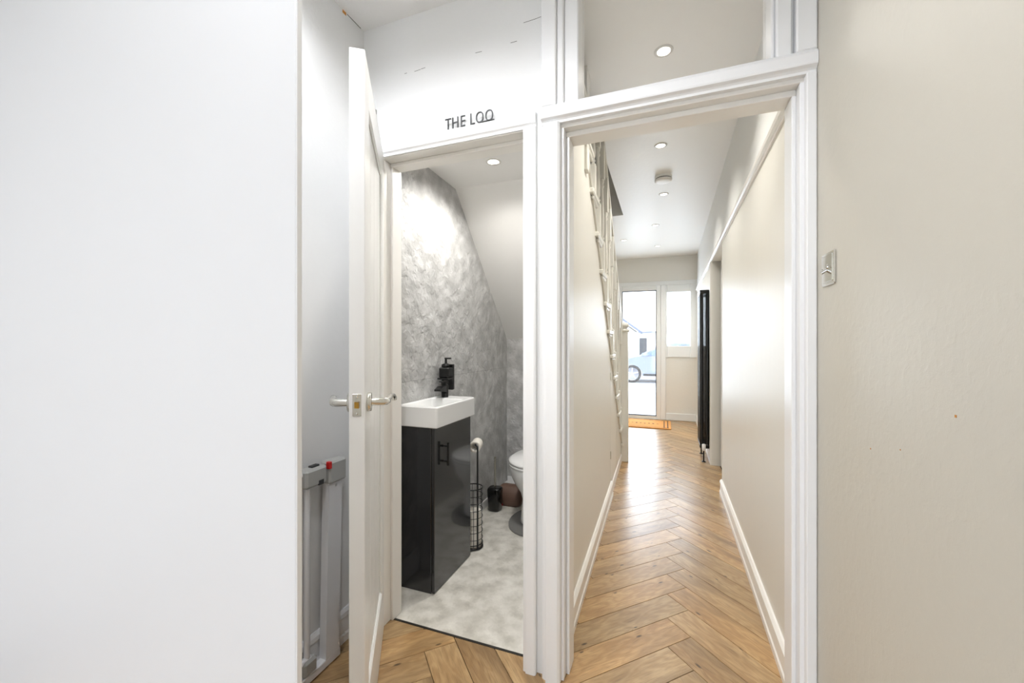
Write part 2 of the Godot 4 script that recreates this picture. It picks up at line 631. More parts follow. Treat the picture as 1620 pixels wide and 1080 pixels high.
func make_door_wall() -> void:
	var w := shell("wall_front", "white wall holding the toilet doorway and the hall doorway", "wall", Vector3(-0.4, 0, -1.47))
	var st := ns()
	box(st, Vector3(-1.36, 0, -1.52), Vector3(-1.14, 2.62, -1.42))
	box(st, Vector3(-1.14, 2.01, -1.52), Vector3(-0.455, 2.62, -1.42))
	box(st, Vector3(-0.455, 0, -1.52), Vector3(-0.35, 2.62, -1.42))
	box(st, Vector3(0.385, 0, -1.52), Vector3(0.6, 2.05, -1.42))
	box(st, Vector3(-0.35, 2.0, -1.52), Vector3(0.385, 2.05, -1.42))
	box(st, Vector3(0.31, 2.05, -1.52), Vector3(0.6, 2.62, -1.42))
	mi("plaster", st, M.white_wall, w)
	for c in [[-0.487, 2.393, 0.045, 0.1], [-0.445, 2.394, 0.034, 0.35], [-0.962, 2.325, 0.03, 0.2], [-0.93, 2.328, 0.02, 0.1], [-0.684, 2.331, 0.027, -0.1], [-0.538, 2.332, 0.025, 0.0], [-1.01, 2.327, 0.012, 0.1]]:
		bx("crack", Vector3(0, -0.0006, 0), Vector3(c[2], 0.0006, 0.0006), M.crack, w, 0.0, at(Vector3(c[0], c[1], -1.42), Vector3(0, 0, c[3] * 0.3)))
	# toilet door frame
	var a := shell("trim_1", "white moulded architrave and lining round the toilet doorway", "door frame", Vector3(-0.8, 0, -1.42))
	architrave("architrave", Vector3(-0.435, 0, -1.42), 1.992, 0.05, 0.02, true, a, M.gloss)
	architrave("architrave", Vector3(-1.165, 0, -1.42), 1.992, 0.05, 0.02, false, a, M.gloss)
	st = ns()
	head(st, -1.165, -0.435, 1.992, 2.047, -1.42, 0.02)
	mi("head_architrave", st, M.gloss, a)
	st = ns()
	box(st, Vector3(-1.14, 0, -1.53), Vector3(-1.115, 1.988, -1.415), 0.002)
	box(st, Vector3(-1.115, 0, -1.529), Vector3(-1.103, 1.973, -1.465), 0.002)
	mi("lining", st, M.warm_gloss, a)
	st = ns()
	box(st, Vector3(-0.478, 0, -1.53), Vector3(-0.454, 1.988, -1.415), 0.002)
	box(st, Vector3(-0.49, 0, -1.529), Vector3(-0.478, 1.973, -1.465), 0.002)
	mi("lining", st, M.warm_gloss, a)
	st = ns()
	box(st, Vector3(-1.14, 1.988, -1.53), Vector3(-0.454, 2.012, -1.415), 0.002)
	box(st, Vector3(-1.115, 1.973, -1.529), Vector3(-0.478, 1.988, -1.465), 0.002)
	mi("head_lining", st, M.warm_gloss, a)
	# hall door frame
	var b := shell("trim_2", "white moulded architrave and lining round the hall doorway", "door frame", Vector3(0, 0, -1.42))
	architrave("architrave", Vector3(-0.343, 0, -1.42), 1.985, 0.067, 0.035, true, b, M.gloss)
	st = ns()
	box(st, Vector3(0.386, 0, -1.425), Vector3(0.412, 1.985, -1.39), 0.003)
	mi("architrave", st, M.gloss, b)
	st = ns()
	head(st, -0.41, 0.412, 1.985, 2.046, -1.42, 0.04)
	mi("head_architrave", st, M.gloss, b)
	for side in [-1.0, 1.0]:
		st = ns()
		var xo := -0.345 if side < 0 else 0.388
		box(st, Vector3(xo, 0, -1.53), Vector3(xo - side * 0.012, 1.973, -1.415), 0.002)
		box(st, Vector3(xo - side * 0.012, 0, -1.529), Vector3(xo - side * 0.024, 1.955, -1.45), 0.002)
		mi("lining", st, M.gloss, b)
	st = ns()
	box(st, Vector3(-0.345, 1.973, -1.53), Vector3(0.388, 2.0, -1.415), 0.002)
	box(st, Vector3(-0.333, 1.955, -1.529), Vector3(0.376, 1.974, -1.45), 0.002)
	mi("head_lining", st, M.warm_gloss, b)
	# fanlight over the hall door
	var t := shell("window_1", "clear fanlight in a white moulded frame above the hall doorway", "window", Vector3(0, 2.05, -1.42))
	st = ns()
	box(st, Vector3(-0.41, 2.046, -1.43), Vector3(-0.355, 2.6, -1.385), 0.004)
	box(st, Vector3(-0.355, 2.046, -1.43), Vector3(-0.33, 2.6, -1.395), 0.004)
	box(st, Vector3(-0.33, 2.046, -1.52), Vector3(-0.279, 2.6, -1.405), 0.004)
	mi("frame_post", st, M.gloss, t)
	st = ns()
	box(st, Vector3(0.36, 2.046, -1.43), Vector3(0.412, 2.6, -1.385), 0.004)
	box(st, Vector3(0.352, 2.046, -1.43), Vector3(0.36, 2.6, -1.41), 0.002)
	box(st, Vector3(0.312, 2.046, -1.52), Vector3(0.352, 2.6, -1.395), 0.004)
	box(st, Vector3(0.302, 2.046, -1.52), Vector3(0.312, 2.6, -1.41), 0.004)
	mi("frame_post", st, M.gloss, t)
	bx("sill", Vector3(-0.279, 2.04, -1.53), Vector3(0.302, 2.056, -1.40), M.gloss, t, 0.003)
	bx("pane", Vector3(-0.279, 2.056, -1.482), Vector3(0.302, 2.6, -1.478), M.glass, t)


# an upright architrave; x is its outer edge on the side away from the opening
func architrave(nm: String, p: Vector3, top: float, width: float, proud: float, opening_right: bool, parent: Node3D, m: Material) -> void:
	# p.x is the edge next to the wall pier for the left-hand opening, or next to the opening for the right-hand one
	var prof := PackedVector2Array([Vector2(0, 0), Vector2(width, 0), Vector2(width, proud * 0.5), Vector2(width - 0.006, proud * 0.62), Vector2(width * 0.8, proud * 0.68), Vector2(width * 0.76, proud * 0.95), Vector2(width * 0.7, proud), Vector2(width * 0.12, proud), Vector2(0, proud * 0.8)])
	var st := ns()
	var sx := -1.0 if opening_right else 1.0
	var flipped := PackedVector2Array()
	for v in prof:
		flipped.append(Vector2(sx * v.x, v.y))
	# extrude upwards: local x -> x, local y -> z, local z -> up
	prism(st, flipped, Transform3D(Basis(Vector3.RIGHT, Vector3.BACK, Vector3.UP), p), top)
	mi(nm, st, m, parent)


func head(st: SurfaceTool, x0: float, x1: float, y0: float, y1: float, z: float, proud: float) -> void:
	var h := y1 - y0
	var prof := PackedVector2Array([Vector2(0, 0), Vector2(proud * 0.55, 0), Vector2(proud * 0.6, h * 0.12), Vector2(proud * 0.72, h * 0.2), Vector2(proud * 0.95, h * 0.28), Vector2(proud, h * 0.36), Vector2(proud, h * 0.8), Vector2(proud * 0.8, h), Vector2(0, h)])
	# local x -> z, local y -> up, local z -> x
	prism(st, prof, Transform3D(Basis(Vector3.BACK, Vector3.UP, Vector3.RIGHT), Vector3(x0, y0, z)), x1 - x0)


func skirting_profile(h: float, d: float) -> PackedVector2Array:
	return PackedVector2Array([Vector2(0, 0), Vector2(d, 0), Vector2(d, h * 0.22), Vector2(d * 0.75, h * 0.28), Vector2(d * 0.7, h * 0.72), Vector2(d * 0.95, h * 0.78), Vector2(d * 0.9, h * 0.9), Vector2(d * 0.4, h), Vector2(0, h)])


# a skirting board along a wall frame from a to b, standing out along dir * local z
func skirting(nm: String, frame: Transform3D, a: float, b: float, dir: float, h: float, d: float, m: Material, parent: Node3D) -> void:
	var st := ns()
	var bas := Basis(frame.basis.z * dir, Vector3.UP, frame.basis.x)
	prism(st, skirting_profile(h, d), Transform3D(bas, frame * Vector3(a, 0, 0)), b - a)
	mi(nm, st, m, parent)


func make_kitchen_walls() -> void:
	var r := shell("wall_right", "cream glossy kitchen wall carrying the metal light switch", "wall", Vector3(0.413, 0, 0.5))
	bx("plaster", Vector3(0.413, 0, -1.42), Vector3(0.53, 2.6, 2.75), M.kitchen_cream, r)
	for c in [[-0.809, 1.09, 0.004], [-1.077, 0.977, 0.003], [-0.961, 1.003, 0.0025]]:
		bx("paint_chip", Vector3(0.4124, c[1], c[0]), Vector3(0.4131, c[1] + c[2], c[0] + c[2]), M.coir, r)
	var l := shell("wall_left", "light grey side wall of the nook behind the open toilet door", "wall", Vector3(-1.22, 0, -1.1))
	bx("plaster", Vector3(-1.34, 0, -1.44), Vector3(-1.22, 2.6, -0.542), M.white_wall, l)
	bx("peeled_patch", Vector3(-1.2201, 2.548, -1.315), Vector3(-1.2192, 2.56, -1.295), M.coir, l)
	bx("crack", Vector3(-1.2201, 2.5575, -1.40), Vector3(-1.2192, 2.56, -1.32), M.crack, l)
	var lf := Transform3D(Basis(Vector3.FORWARD, Vector3.UP, Vector3.RIGHT), Vector3(-1.22, 0, -0.55))
	var b := shell("baseboard_left", "white skirting board behind the folded baby gate", "skirting", Vector3(-1.22, 0, -1.1))
	skirting("board", lf, 0.0, 0.87, 1.0, 0.13, 0.014, M.gloss, b)
	var p := shell("wall_partition", "tall plain white partition panel standing edge-on before the baby gate", "partition", Vector3(-1.5, 0, -0.535))
	bx("panel", Vector3(-2.45, 0, -0.541), Vector3(-0.6035, KITCHEN_CEILING, -0.530), M.panel, p, 0.0015)
	bx("edge_strip", Vector3(-0.6032, 0, -0.541), Vector3(-0.6, KITCHEN_CEILING, -0.530), M.gloss, p, 0.0008)
	var o := shell("wall_far", "plain white walls of the kitchen beyond the partition", "wall", Vector3(-1, 0, 2.6))
	var st := ns()
	box(st, Vector3(-2.5, 0, -0.56), Vector3(-2.4, 2.6, 2.75))
	box(st, Vector3(-2.5, 0, 2.62), Vector3(-2.25, 2.6, 2.75))
	box(st, Vector3(0.25, 0, 2.62), Vector3(0.53, 2.6, 2.75))
	box(st, Vector3(-2.25, 2.25, 2.62), Vector3(0.25, 2.6, 2.75))
	mi("plaster", st, M.white_wall, o)
	var g := shell("window_2", "unseen white framed garden doors behind the camera letting light into the kitchen", "window", Vector3(-1, 0, 2.68))  # out of view, placed as the opening for light from behind
	for x in [-2.25, -1.44, -0.63, 0.18]:
		bx("frame_post", Vector3(x, 0, 2.64), Vector3(x + 0.07, 2.25, 2.71), M.upvc, g, 0.004)
	bx("frame_head", Vector3(-2.25, 2.18, 2.64), Vector3(0.25, 2.25, 2.71), M.upvc, g, 0.004)
	bx("sill", Vector3(-2.25, 0, 2.64), Vector3(0.25, 0.07, 2.71), M.upvc, g, 0.004)
	for x in [-2.18, -1.37, -0.56]:
		bx("pane", Vector3(x, 0.07, 2.672), Vector3(x + 0.74, 2.18, 2.678), M.glass, g)


func nosing(z: float) -> float:
	return RISE * ((z - FIRST_NOSING) / GOING + 1.0)


func make_hall_walls() -> void:
	# left: panelled side of the staircase
	var w := shell("wall_hall_left", "glossy cream hall wall rising up to the stair string", "wall", Vector3(-0.38, 0, -2.4))
	var st := ns()
	var f := left_wall
	var top := func(s: float) -> float: return nosing(-1.52 - s) - 0.16
	var poly := PackedVector2Array([Vector2(0, 0), Vector2(1.73, 0), Vector2(1.73, top.call(1.73)), Vector2(0.13, 2.62), Vector2(0, 2.62)])
	prism(st, poly, f.translated_local(Vector3(0, 0, -0.09)), 0.09)
	mi("plaster", st, M.cream_gloss, w)
	var b := shell("baseboard_hall_left", "white moulded skirting board along the stair side of the hall", "skirting", Vector3(-0.36, 0, -2.4))
	skirting("board", f, 0.012, 1.78, 1.0, 0.115, 0.019, M.warm_gloss, b)
	# right
	var r := right_wall
	var w2 := shell("wall_hall_right", "glossy cream hall wall below a white picture rail", "wall", Vector3(0.44, 0, -3.4))
	st = ns()
	box(st, Vector3(0, 0, 0), Vector3(2.13, 2.04, 0.1), 0.0, r)
	box(st, Vector3(2.95, 0, 0), Vector3(5.4, 2.04, 0.1), 0.0, r)
	mi("lower_wall", st, M.cream_gloss, w2)
	st = ns()
	box(st, Vector3(0, 2.04, 0), Vector3(5.4, 2.62, 0.1), 0.0, r)
	mi("upper_wall", st, M.white_wall, w2)
	var b2 := shell("baseboard_hall_right", "white moulded skirting board along the picture-rail side of the hall", "skirting", Vector3(0.42, 0, -3.4))
	skirting("board", r, 0.012, 2.13, -1.0, 0.115, 0.019, M.warm_gloss, b2)
	skirting("board", r, 3.02, 5.37, -1.0, 0.115, 0.019, M.warm_gloss, b2)
	var rail := shell("trim_3", "white moulded picture rail on the upper hall wall", "picture rail", Vector3(0.42, 2.04, -3.4))
	st = ns()
	var bas := Basis(-r.basis.z, Vector3.UP, r.basis.x)
	prism(st, PackedVector2Array([Vector2(0, 0), Vector2(0.008, 0), Vector2(0.012, 0.012), Vector2(0.02, 0.018), Vector2(0.024, 0.03), Vector2(0.018, 0.042), Vector2(0, 0.045)]), Transform3D(bas, r * Vector3(0.02, 2.022, 0)), 5.35)
	mi("rail", st, M.warm_gloss, rail)
	# doorway to the front room
	var d := shell("door_1", "white door set back in the doorway beyond the picture-rail wall", "door", r * Vector3(2.54, 0, 0.1))
	bx("lining", Vector3(2.95, 0, -0.018), Vector3(2.975, 2.03, 0.1), M.cream, d, 0.002, r)
	bx("lining", Vector3(2.105, 0, -0.002), Vector3(2.13, 2.03, 0.1), M.cream, d, 0.002, r)
	bx("head_lining", Vector3(2.13, 2.025, -0.01), Vector3(2.95, 2.05, 0.1), M.warm_gloss, d, 0.002, r)
	bx("leaf", Vector3(2.13, 0.005, 0.075), Vector3(2.95, 2.025, 0.11), M.door_paint, d, 0.002, r)
	bx("jamb_post", Vector3(2.975, 0, -0.018), Vector3(3.02, 2.03, 0.0), M.cream, d, 0.002, r)
	# far left of the hall
	var w3 := shell("wall_stairs_left", "off-white wall beside the stairs at the far side", "wall", Vector3(-1.26, 0, -4.5))
	bx("plaster", Vector3(-1.37, 0, -6.95), Vector3(-1.255, 4.95, -1.44), M.cream, w3)


func make_loo_shell() -> void:
	var w := shell("wall_loo_left", "mottled grey concrete-effect wall of the small toilet room", "wall", Vector3(-1.24, 0, -2.3))
	var pts := PackedVector2Array([Vector2(1.52, 0), Vector2(3.25, 0), Vector2(3.25, 1.3), Vector2(2.27, 2.26), Vector2(1.52, 2.26)])
	var st := ns()
	# local x -> -z, local y -> up, local z -> +x
	prism(st, pts, Transform3D(Basis(Vector3.FORWARD, Vector3.UP, Vector3.RIGHT), Vector3(-1.25, 0, 0)), 0.015)
	mi("paper", st, M.concrete, w)
	bx("paper_joint", Vector3(-1.2352, 1.0095, -3.17), Vector3(-1.2345, 1.0105, -1.52), M.mat_grey, w)
	var b := shell("wall_loo_back", "mottled grey concrete-effect end wall behind the toilet", "wall", Vector3(-0.85, 0, -3.2))
	bx("paper", Vector3(-1.25, 0, -3.25), Vector3(-0.44, 1.32, -3.17), M.concrete, b)
	var c := shell("ceiling_loo", "white sloping soffit under the stairs inside the toilet room", "ceiling", Vector3(-0.85, 2.2, -2.3))
	st = ns()
	prism(st, PackedVector2Array([Vector2(1.50, 2.20), Vector2(2.275, 2.185), Vector2(3.17, 1.25), Vector2(3.25, 1.25), Vector2(3.25, 1.34), Vector2(2.3, 2.33), Vector2(1.50, 2.33)]), Transform3D(Basis(Vector3.FORWARD, Vector3.UP, Vector3.RIGHT), Vector3(-1.25, 0, 0)), 0.8)
	mi("plaster", st, M.ceiling, c)
	var r := shell("wall_loo_right", "grey concrete-effect wall on the hall side of the toilet room", "wall", Vector3(-0.46, 0, -2.3))
	bx("paper", Vector3(-0.472, 0, -3.2), Vector3(-0.455, 2.3, -1.52), M.concrete, r)
	var s := shell("baseboard_loo", "low white skirting along the grey toilet room walls", "skirting", Vector3(-1.2, 0, -2.3))
	var lf := Transform3D(Basis(Vector3.FORWARD, Vector3.UP, Vector3.RIGHT), Vector3(-1.235, 0, -1.52))
	st = ns()
	box(st, Vector3(0.0, 0, 0), Vector3(0.15, 0.12, 0.012), 0.002, lf)
	mi("board", st, M.gloss, s)
	st = ns()
	box(st, Vector3(0.56, 0, 0), Vector3(1.65, 0.06, 0.01), 0.002, lf)
	mi("board", st, M.gloss, s)
	bx("board", Vector3(-1.225, 0, -3.17), Vector3(-0.472, 0.1, -3.158), M.gloss, s, 0.002)


func make_front_wall() -> void:
	var z0 := -6.9
	var w := shell("wall_back", "cream front wall of the house around the glazed entrance", "wall", Vector3(-0.3, 0, -7))
	var st := ns()
	box(st, Vector3(-1.37, 0, -7.08), Vector3(-0.83, 2.62, z0))
	box(st, Vector3(-0.83, 2.21, -7.08), Vector3(0.6, 2.62, z0))
	box(st, Vector3(0.49, 0, -7.08), Vector3(0.7, 2.21, z0))
	mi("plaster", st, M.cream, w)
	bx("panel_below_window", Vector3(0.03, 0, -7.08), Vector3(0.49, 1.0, z0 - 0.004), M.cream, w)
	var d := shell("door_2", "white front door with one full height clear glass panel", "door", Vector3(-0.4, 0, z0))
	bx("stile", Vector3(-0.76, 0.02, z0 - 0.05), Vector3(-0.64, 2.15, z0 + 0.012), M.upvc, d, 0.006)
	bx("stile", Vector3(-0.11, 0.02, z0 - 0.05), Vector3(-0.045, 2.15, z0 + 0.012), M.upvc, d, 0.006)
	bx("rail", Vector3(-0.64, 2.075, z0 - 0.05), Vector3(-0.11, 2.15, z0 + 0.012), M.upvc, d, 0.006)
	bx("rail", Vector3(-0.64, 0.02, z0 - 0.05), Vector3(-0.11, 0.05, z0 + 0.012), M.upvc, d, 0.006)
	st = ns()
	box(st, Vector3(-0.64, 0.05, z0 - 0.03), Vector3(-0.63, 2.075, z0 + 0.008))
	box(st, Vector3(-0.12, 0.05, z0 - 0.03), Vector3(-0.11, 2.075, z0 + 0.008))
	box(st, Vector3(-0.63, 2.065, z0 - 0.03), Vector3(-0.12, 2.075, z0 + 0.008))
	box(st, Vector3(-0.63, 0.05, z0 - 0.03), Vector3(-0.12, 0.062, z0 + 0.008))
	mi("black_gasket", st, M.black_seal, d)
	bx("pane", Vector3(-0.63, 0.062, z0 - 0.02), Vector3(-0.12, 2.065, z0 - 0.012), M.glass, d)
	var f := shell("trim_4", "white outer frame round the front door and its side window", "door frame", Vector3(-0.2, 0, z0))
	bx("jamb", Vector3(-0.83, 0, z0 - 0.07), Vector3(-0.76, 2.21, z0 + 0.01), M.upvc, f, 0.004)
	bx("mullion", Vector3(-0.045, 0, z0 - 0.07), Vector3(0.03, 2.15, z0 + 0.02), M.upvc, f, 0.006)
	bx("head", Vector3(-0.76, 2.15, z0 - 0.07), Vector3(0.49, 2.215, z0 + 0.01), M.upvc, f, 0.004)
	bx("threshold", Vector3(-0.76, 0, z0 - 0.07), Vector3(-0.045, 0.02, z0 + 0.015), M.upvc, f, 0.003)
	var s := shell("window_3", "narrow white side window beside the front door", "window", Vector3(0.25, 1.0, z0))
	bx("frame_side", Vector3(0.03, 1.0, z0 - 0.07), Vector3(0.05, 2.15, z0 + 0.012), M.upvc, s, 0.004)
	bx("frame_side", Vector3(0.39, 1.0, z0 - 0.07), Vector3(0.49, 2.15, z0 + 0.012), M.upvc, s, 0.006)
	bx("frame_head", Vector3(0.05, 2.03, z0 - 0.07), Vector3(0.39, 2.15, z0 + 0.012), M.upvc, s, 0.006)
	bx("sill", Vector3(0.05, 1.0, z0 - 0.07), Vector3(0.39, 1.18, z0 + 0.012), M.upvc, s, 0.006)
	bx("pane", Vector3(0.05, 1.18, z0 - 0.03), Vector3(0.39, 2.03, z0 - 0.022), M.glass, s)
	var b := shell("baseboard_back", "white skirting under the cream panel below the side window", "skirting", Vector3(0.25, 0, z0))
	bx("board", Vector3(0.03, 0, z0 - 0.004), Vector3(0.47, 0.115, z0 + 0.02), M.upvc, b, 0.006)


# ---------------------------------------------------------------- staircase

func make_staircase() -> void:
	var f := left_wall
	var t := thing("staircase", Vector3(-0.6, 0, -4.3), "off-white painted staircase with turned balusters rising along the hall", "staircase")
	var sz := func(z: float) -> float: return -1.52 - z
	# cut string with a bead along its lower edge
	var pts := PackedVector2Array()
	var zs := FIRST_NOSING + 0.02
	pts.append(Vector2(sz.call(zs), maxf(0.0, nosing(zs) - 0.16)))
	for k in range(1, 14):
		var z := FIRST_NOSING + GOING * (k - 1) + 0.02
		pts.append(Vector2(sz.call(z), RISE * k - 0.03 if k > 1 else RISE - 0.03))
		pts.append(Vector2(sz.call(z + GOING), RISE * k - 0.03))
	pts.append(Vector2(sz.call(FIRST_NOSING + GOING * 13 + 0.02), nosing(FIRST_NOSING + GOING * 13 + 0.02) - 0.16))
	var st := ns()
	prism(st, pts, f.translated_local(Vector3(0, 0, -0.03)), 0.032)
	mi("string", st, M.stair_paint, t)
	st = ns()
	var z_a := FIRST_NOSING + 0.05
	var z_b := FIRST_NOSING + GOING * 13
	tube(st, [f * Vector3(sz.call(z_a), nosing(z_a) - 0.165, 0.004), f * Vector3(sz.call(z_b), nosing(z_b) - 0.165, 0.004)], 0.009, 8)
	mi("string_bead", st, M.stair_paint, t)
	for k in range(1, 14):
		var z := FIRST_NOSING + GOING * (k - 1)
		var s0: float = sz.call(z)
		var depth := -0.84 if k <= 6 else -0.085
		st = ns()
		box(st, Vector3(s0 + 0.018, RISE * k - 0.03, depth), Vector3(s0 - GOING - 0.005, RISE * k, 0.022), 0.006, f)
		var tr := mi("tread", st, M.stair_paint, t)
		st = ns()
		tube(st, [f * Vector3(s0 + 0.0, RISE * k - 0.042, 0.009), f * Vector3(s0 - GOING + 0.03, RISE * k - 0.042, 0.009)], 0.009, 6)
		mi("scotia", st, M.stair_paint, tr)
		st = ns()
		box(st, Vector3(s0 - 0.004, RISE * (k - 1), depth), Vector3(s0 - 0.02, RISE * k - 0.03, -0.002), 0.0, f)
		mi("riser", st, M.stair_paint, t)
	# handrail and newel
	var rail_y := func(z: float) -> float: return 1.36 + (z + 4.3) * 0.765
	st = ns()
	var prof := PackedVector2Array([Vector2(-0.028, -0.02), Vector2(0.028, -0.02), Vector2(0.03, 0.005), Vector2(0.022, 0.024), Vector2(0.0, 0.03), Vector2(-0.022, 0.024), Vector2(-0.03, 0.005)])
	var p0 := f * Vector3(sz.call(-4.3), rail_y.call(-4.3), -0.012)
	var p1 := f * Vector3(sz.call(-2.62), rail_y.call(-2.62), -0.012)
	var fw := (p1 - p0).normalized()
	var rt := fw.cross(Vector3.UP).normalized()
	prism(st, prof, Transform3D(Basis(rt, rt.cross(fw), fw), p0), (p1 - p0).length())
	mi("handrail", st, M.stair_paint, t)
	for k in range(2, 13):
		var z := FIRST_NOSING + GOING * (k - 0.55)
		if z > -2.0:
			break
		var foot := RISE * k
		var head_y: float = minf(rail_y.call(z) - 0.015, 2.66)
		st = ns()
		baluster(st, f * Vector3(sz.call(z), foot, -0.004), head_y - foot)
		mi("baluster", st, M.stair_paint, t)
	st = ns()
	var nx := Vector3(-0.387, 0, -4.325)
	box(st, nx + Vector3(-0.045, 0, -0.045), nx + Vector3(0.045, 1.33, 0.045), 0.005)
	var nw := mi("newel_post", st, M.stair_paint, t)
	st = ns()
	lathe(st, [Vector2(0.0, 1.33), Vector2(0.05, 1.33), Vector2(0.058, 1.342), Vector2(0.055, 1.356), Vector2(0.03, 1.365), Vector2(0.05, 1.385), Vector2(0.052, 1.405), Vector2(0.035, 1.425), Vector2(0.0, 1.432)], at(nx), 20)
	mi("newel_cap", st, M.stair_paint, nw)
	# upper post where the balustrade meets the ceiling
	bx("upper_post", f * Vector3(sz.call(-2.06), 2.08, 0.012) - Vector3(0.03, 0, 0.03), f * Vector3(sz.call(-2.06), 2.7, 0.012) + Vector3(0.004, 0.0, 0.03), M.stair_paint, t, 0.003)
	# cupboard doors under the stairs
	for part in [[-3.255, -3.765], [-3.775, -4.275]]:
		st = ns()
		var a: float = sz.call(part[0])
		var b: float = sz.call(part[1])
		prism(st, PackedVector2Array([Vector2(a, 0.085), Vector2(b, 0.085), Vector2(b, nosing(part[1]) - 0.175), Vector2(a, nosing(part[0]) - 0.175)]), f.translated_local(Vector3(0, 0, -0.02)), 0.02)
		var door := mi("cupboard_door", st, M.stair_paint, t)
		if part[0] > -3.5:
			for y in [0.3, 0.92]:
				bx("hinge", Vector3(a - 0.006, y, -0.004), Vector3(a + 0.004, y + 0.06, 0.004), M.brushed, door, 0.001, f)
	bx("kickboard", Vector3(sz.call(-3.255), 0, -0.02), Vector3(sz.call(-4.275), 0.08, 0.008), M.warm_gloss, t, 0.002, f)


func baluster(st: SurfaceTool, foot: Vector3, h: float) -> void:
	var a := 0.021
	var low := minf(0.2, h * 0.28)
	var high := h - minf(0.24, h * 0.32)
	box(st, foot + Vector3(-a, 0, -a), foot + Vector3(a, low, a), 0.003)
	box(st, foot + Vector3(-a, high, -a), foot + Vector3(a, h, a), 0.003)
	var m := high - low
	lathe(st, [Vector2(0.02, low), Vector2(0.012, low + 0.012), Vector2(0.019, low + 0.022), Vector2(0.012, low + 0.034), Vector2(0.018, low + 0.05), Vector2(0.019, low + m * 0.3), Vector2(0.014, low + m * 0.62), Vector2(0.012, high - 0.06), Vector2(0.018, high - 0.048), Vector2(0.012, high - 0.034), Vector2(0.018, high - 0.018), Vector2(0.016, high)], at(foot), 12)


# ---------------------------------------------------------------- toilet door

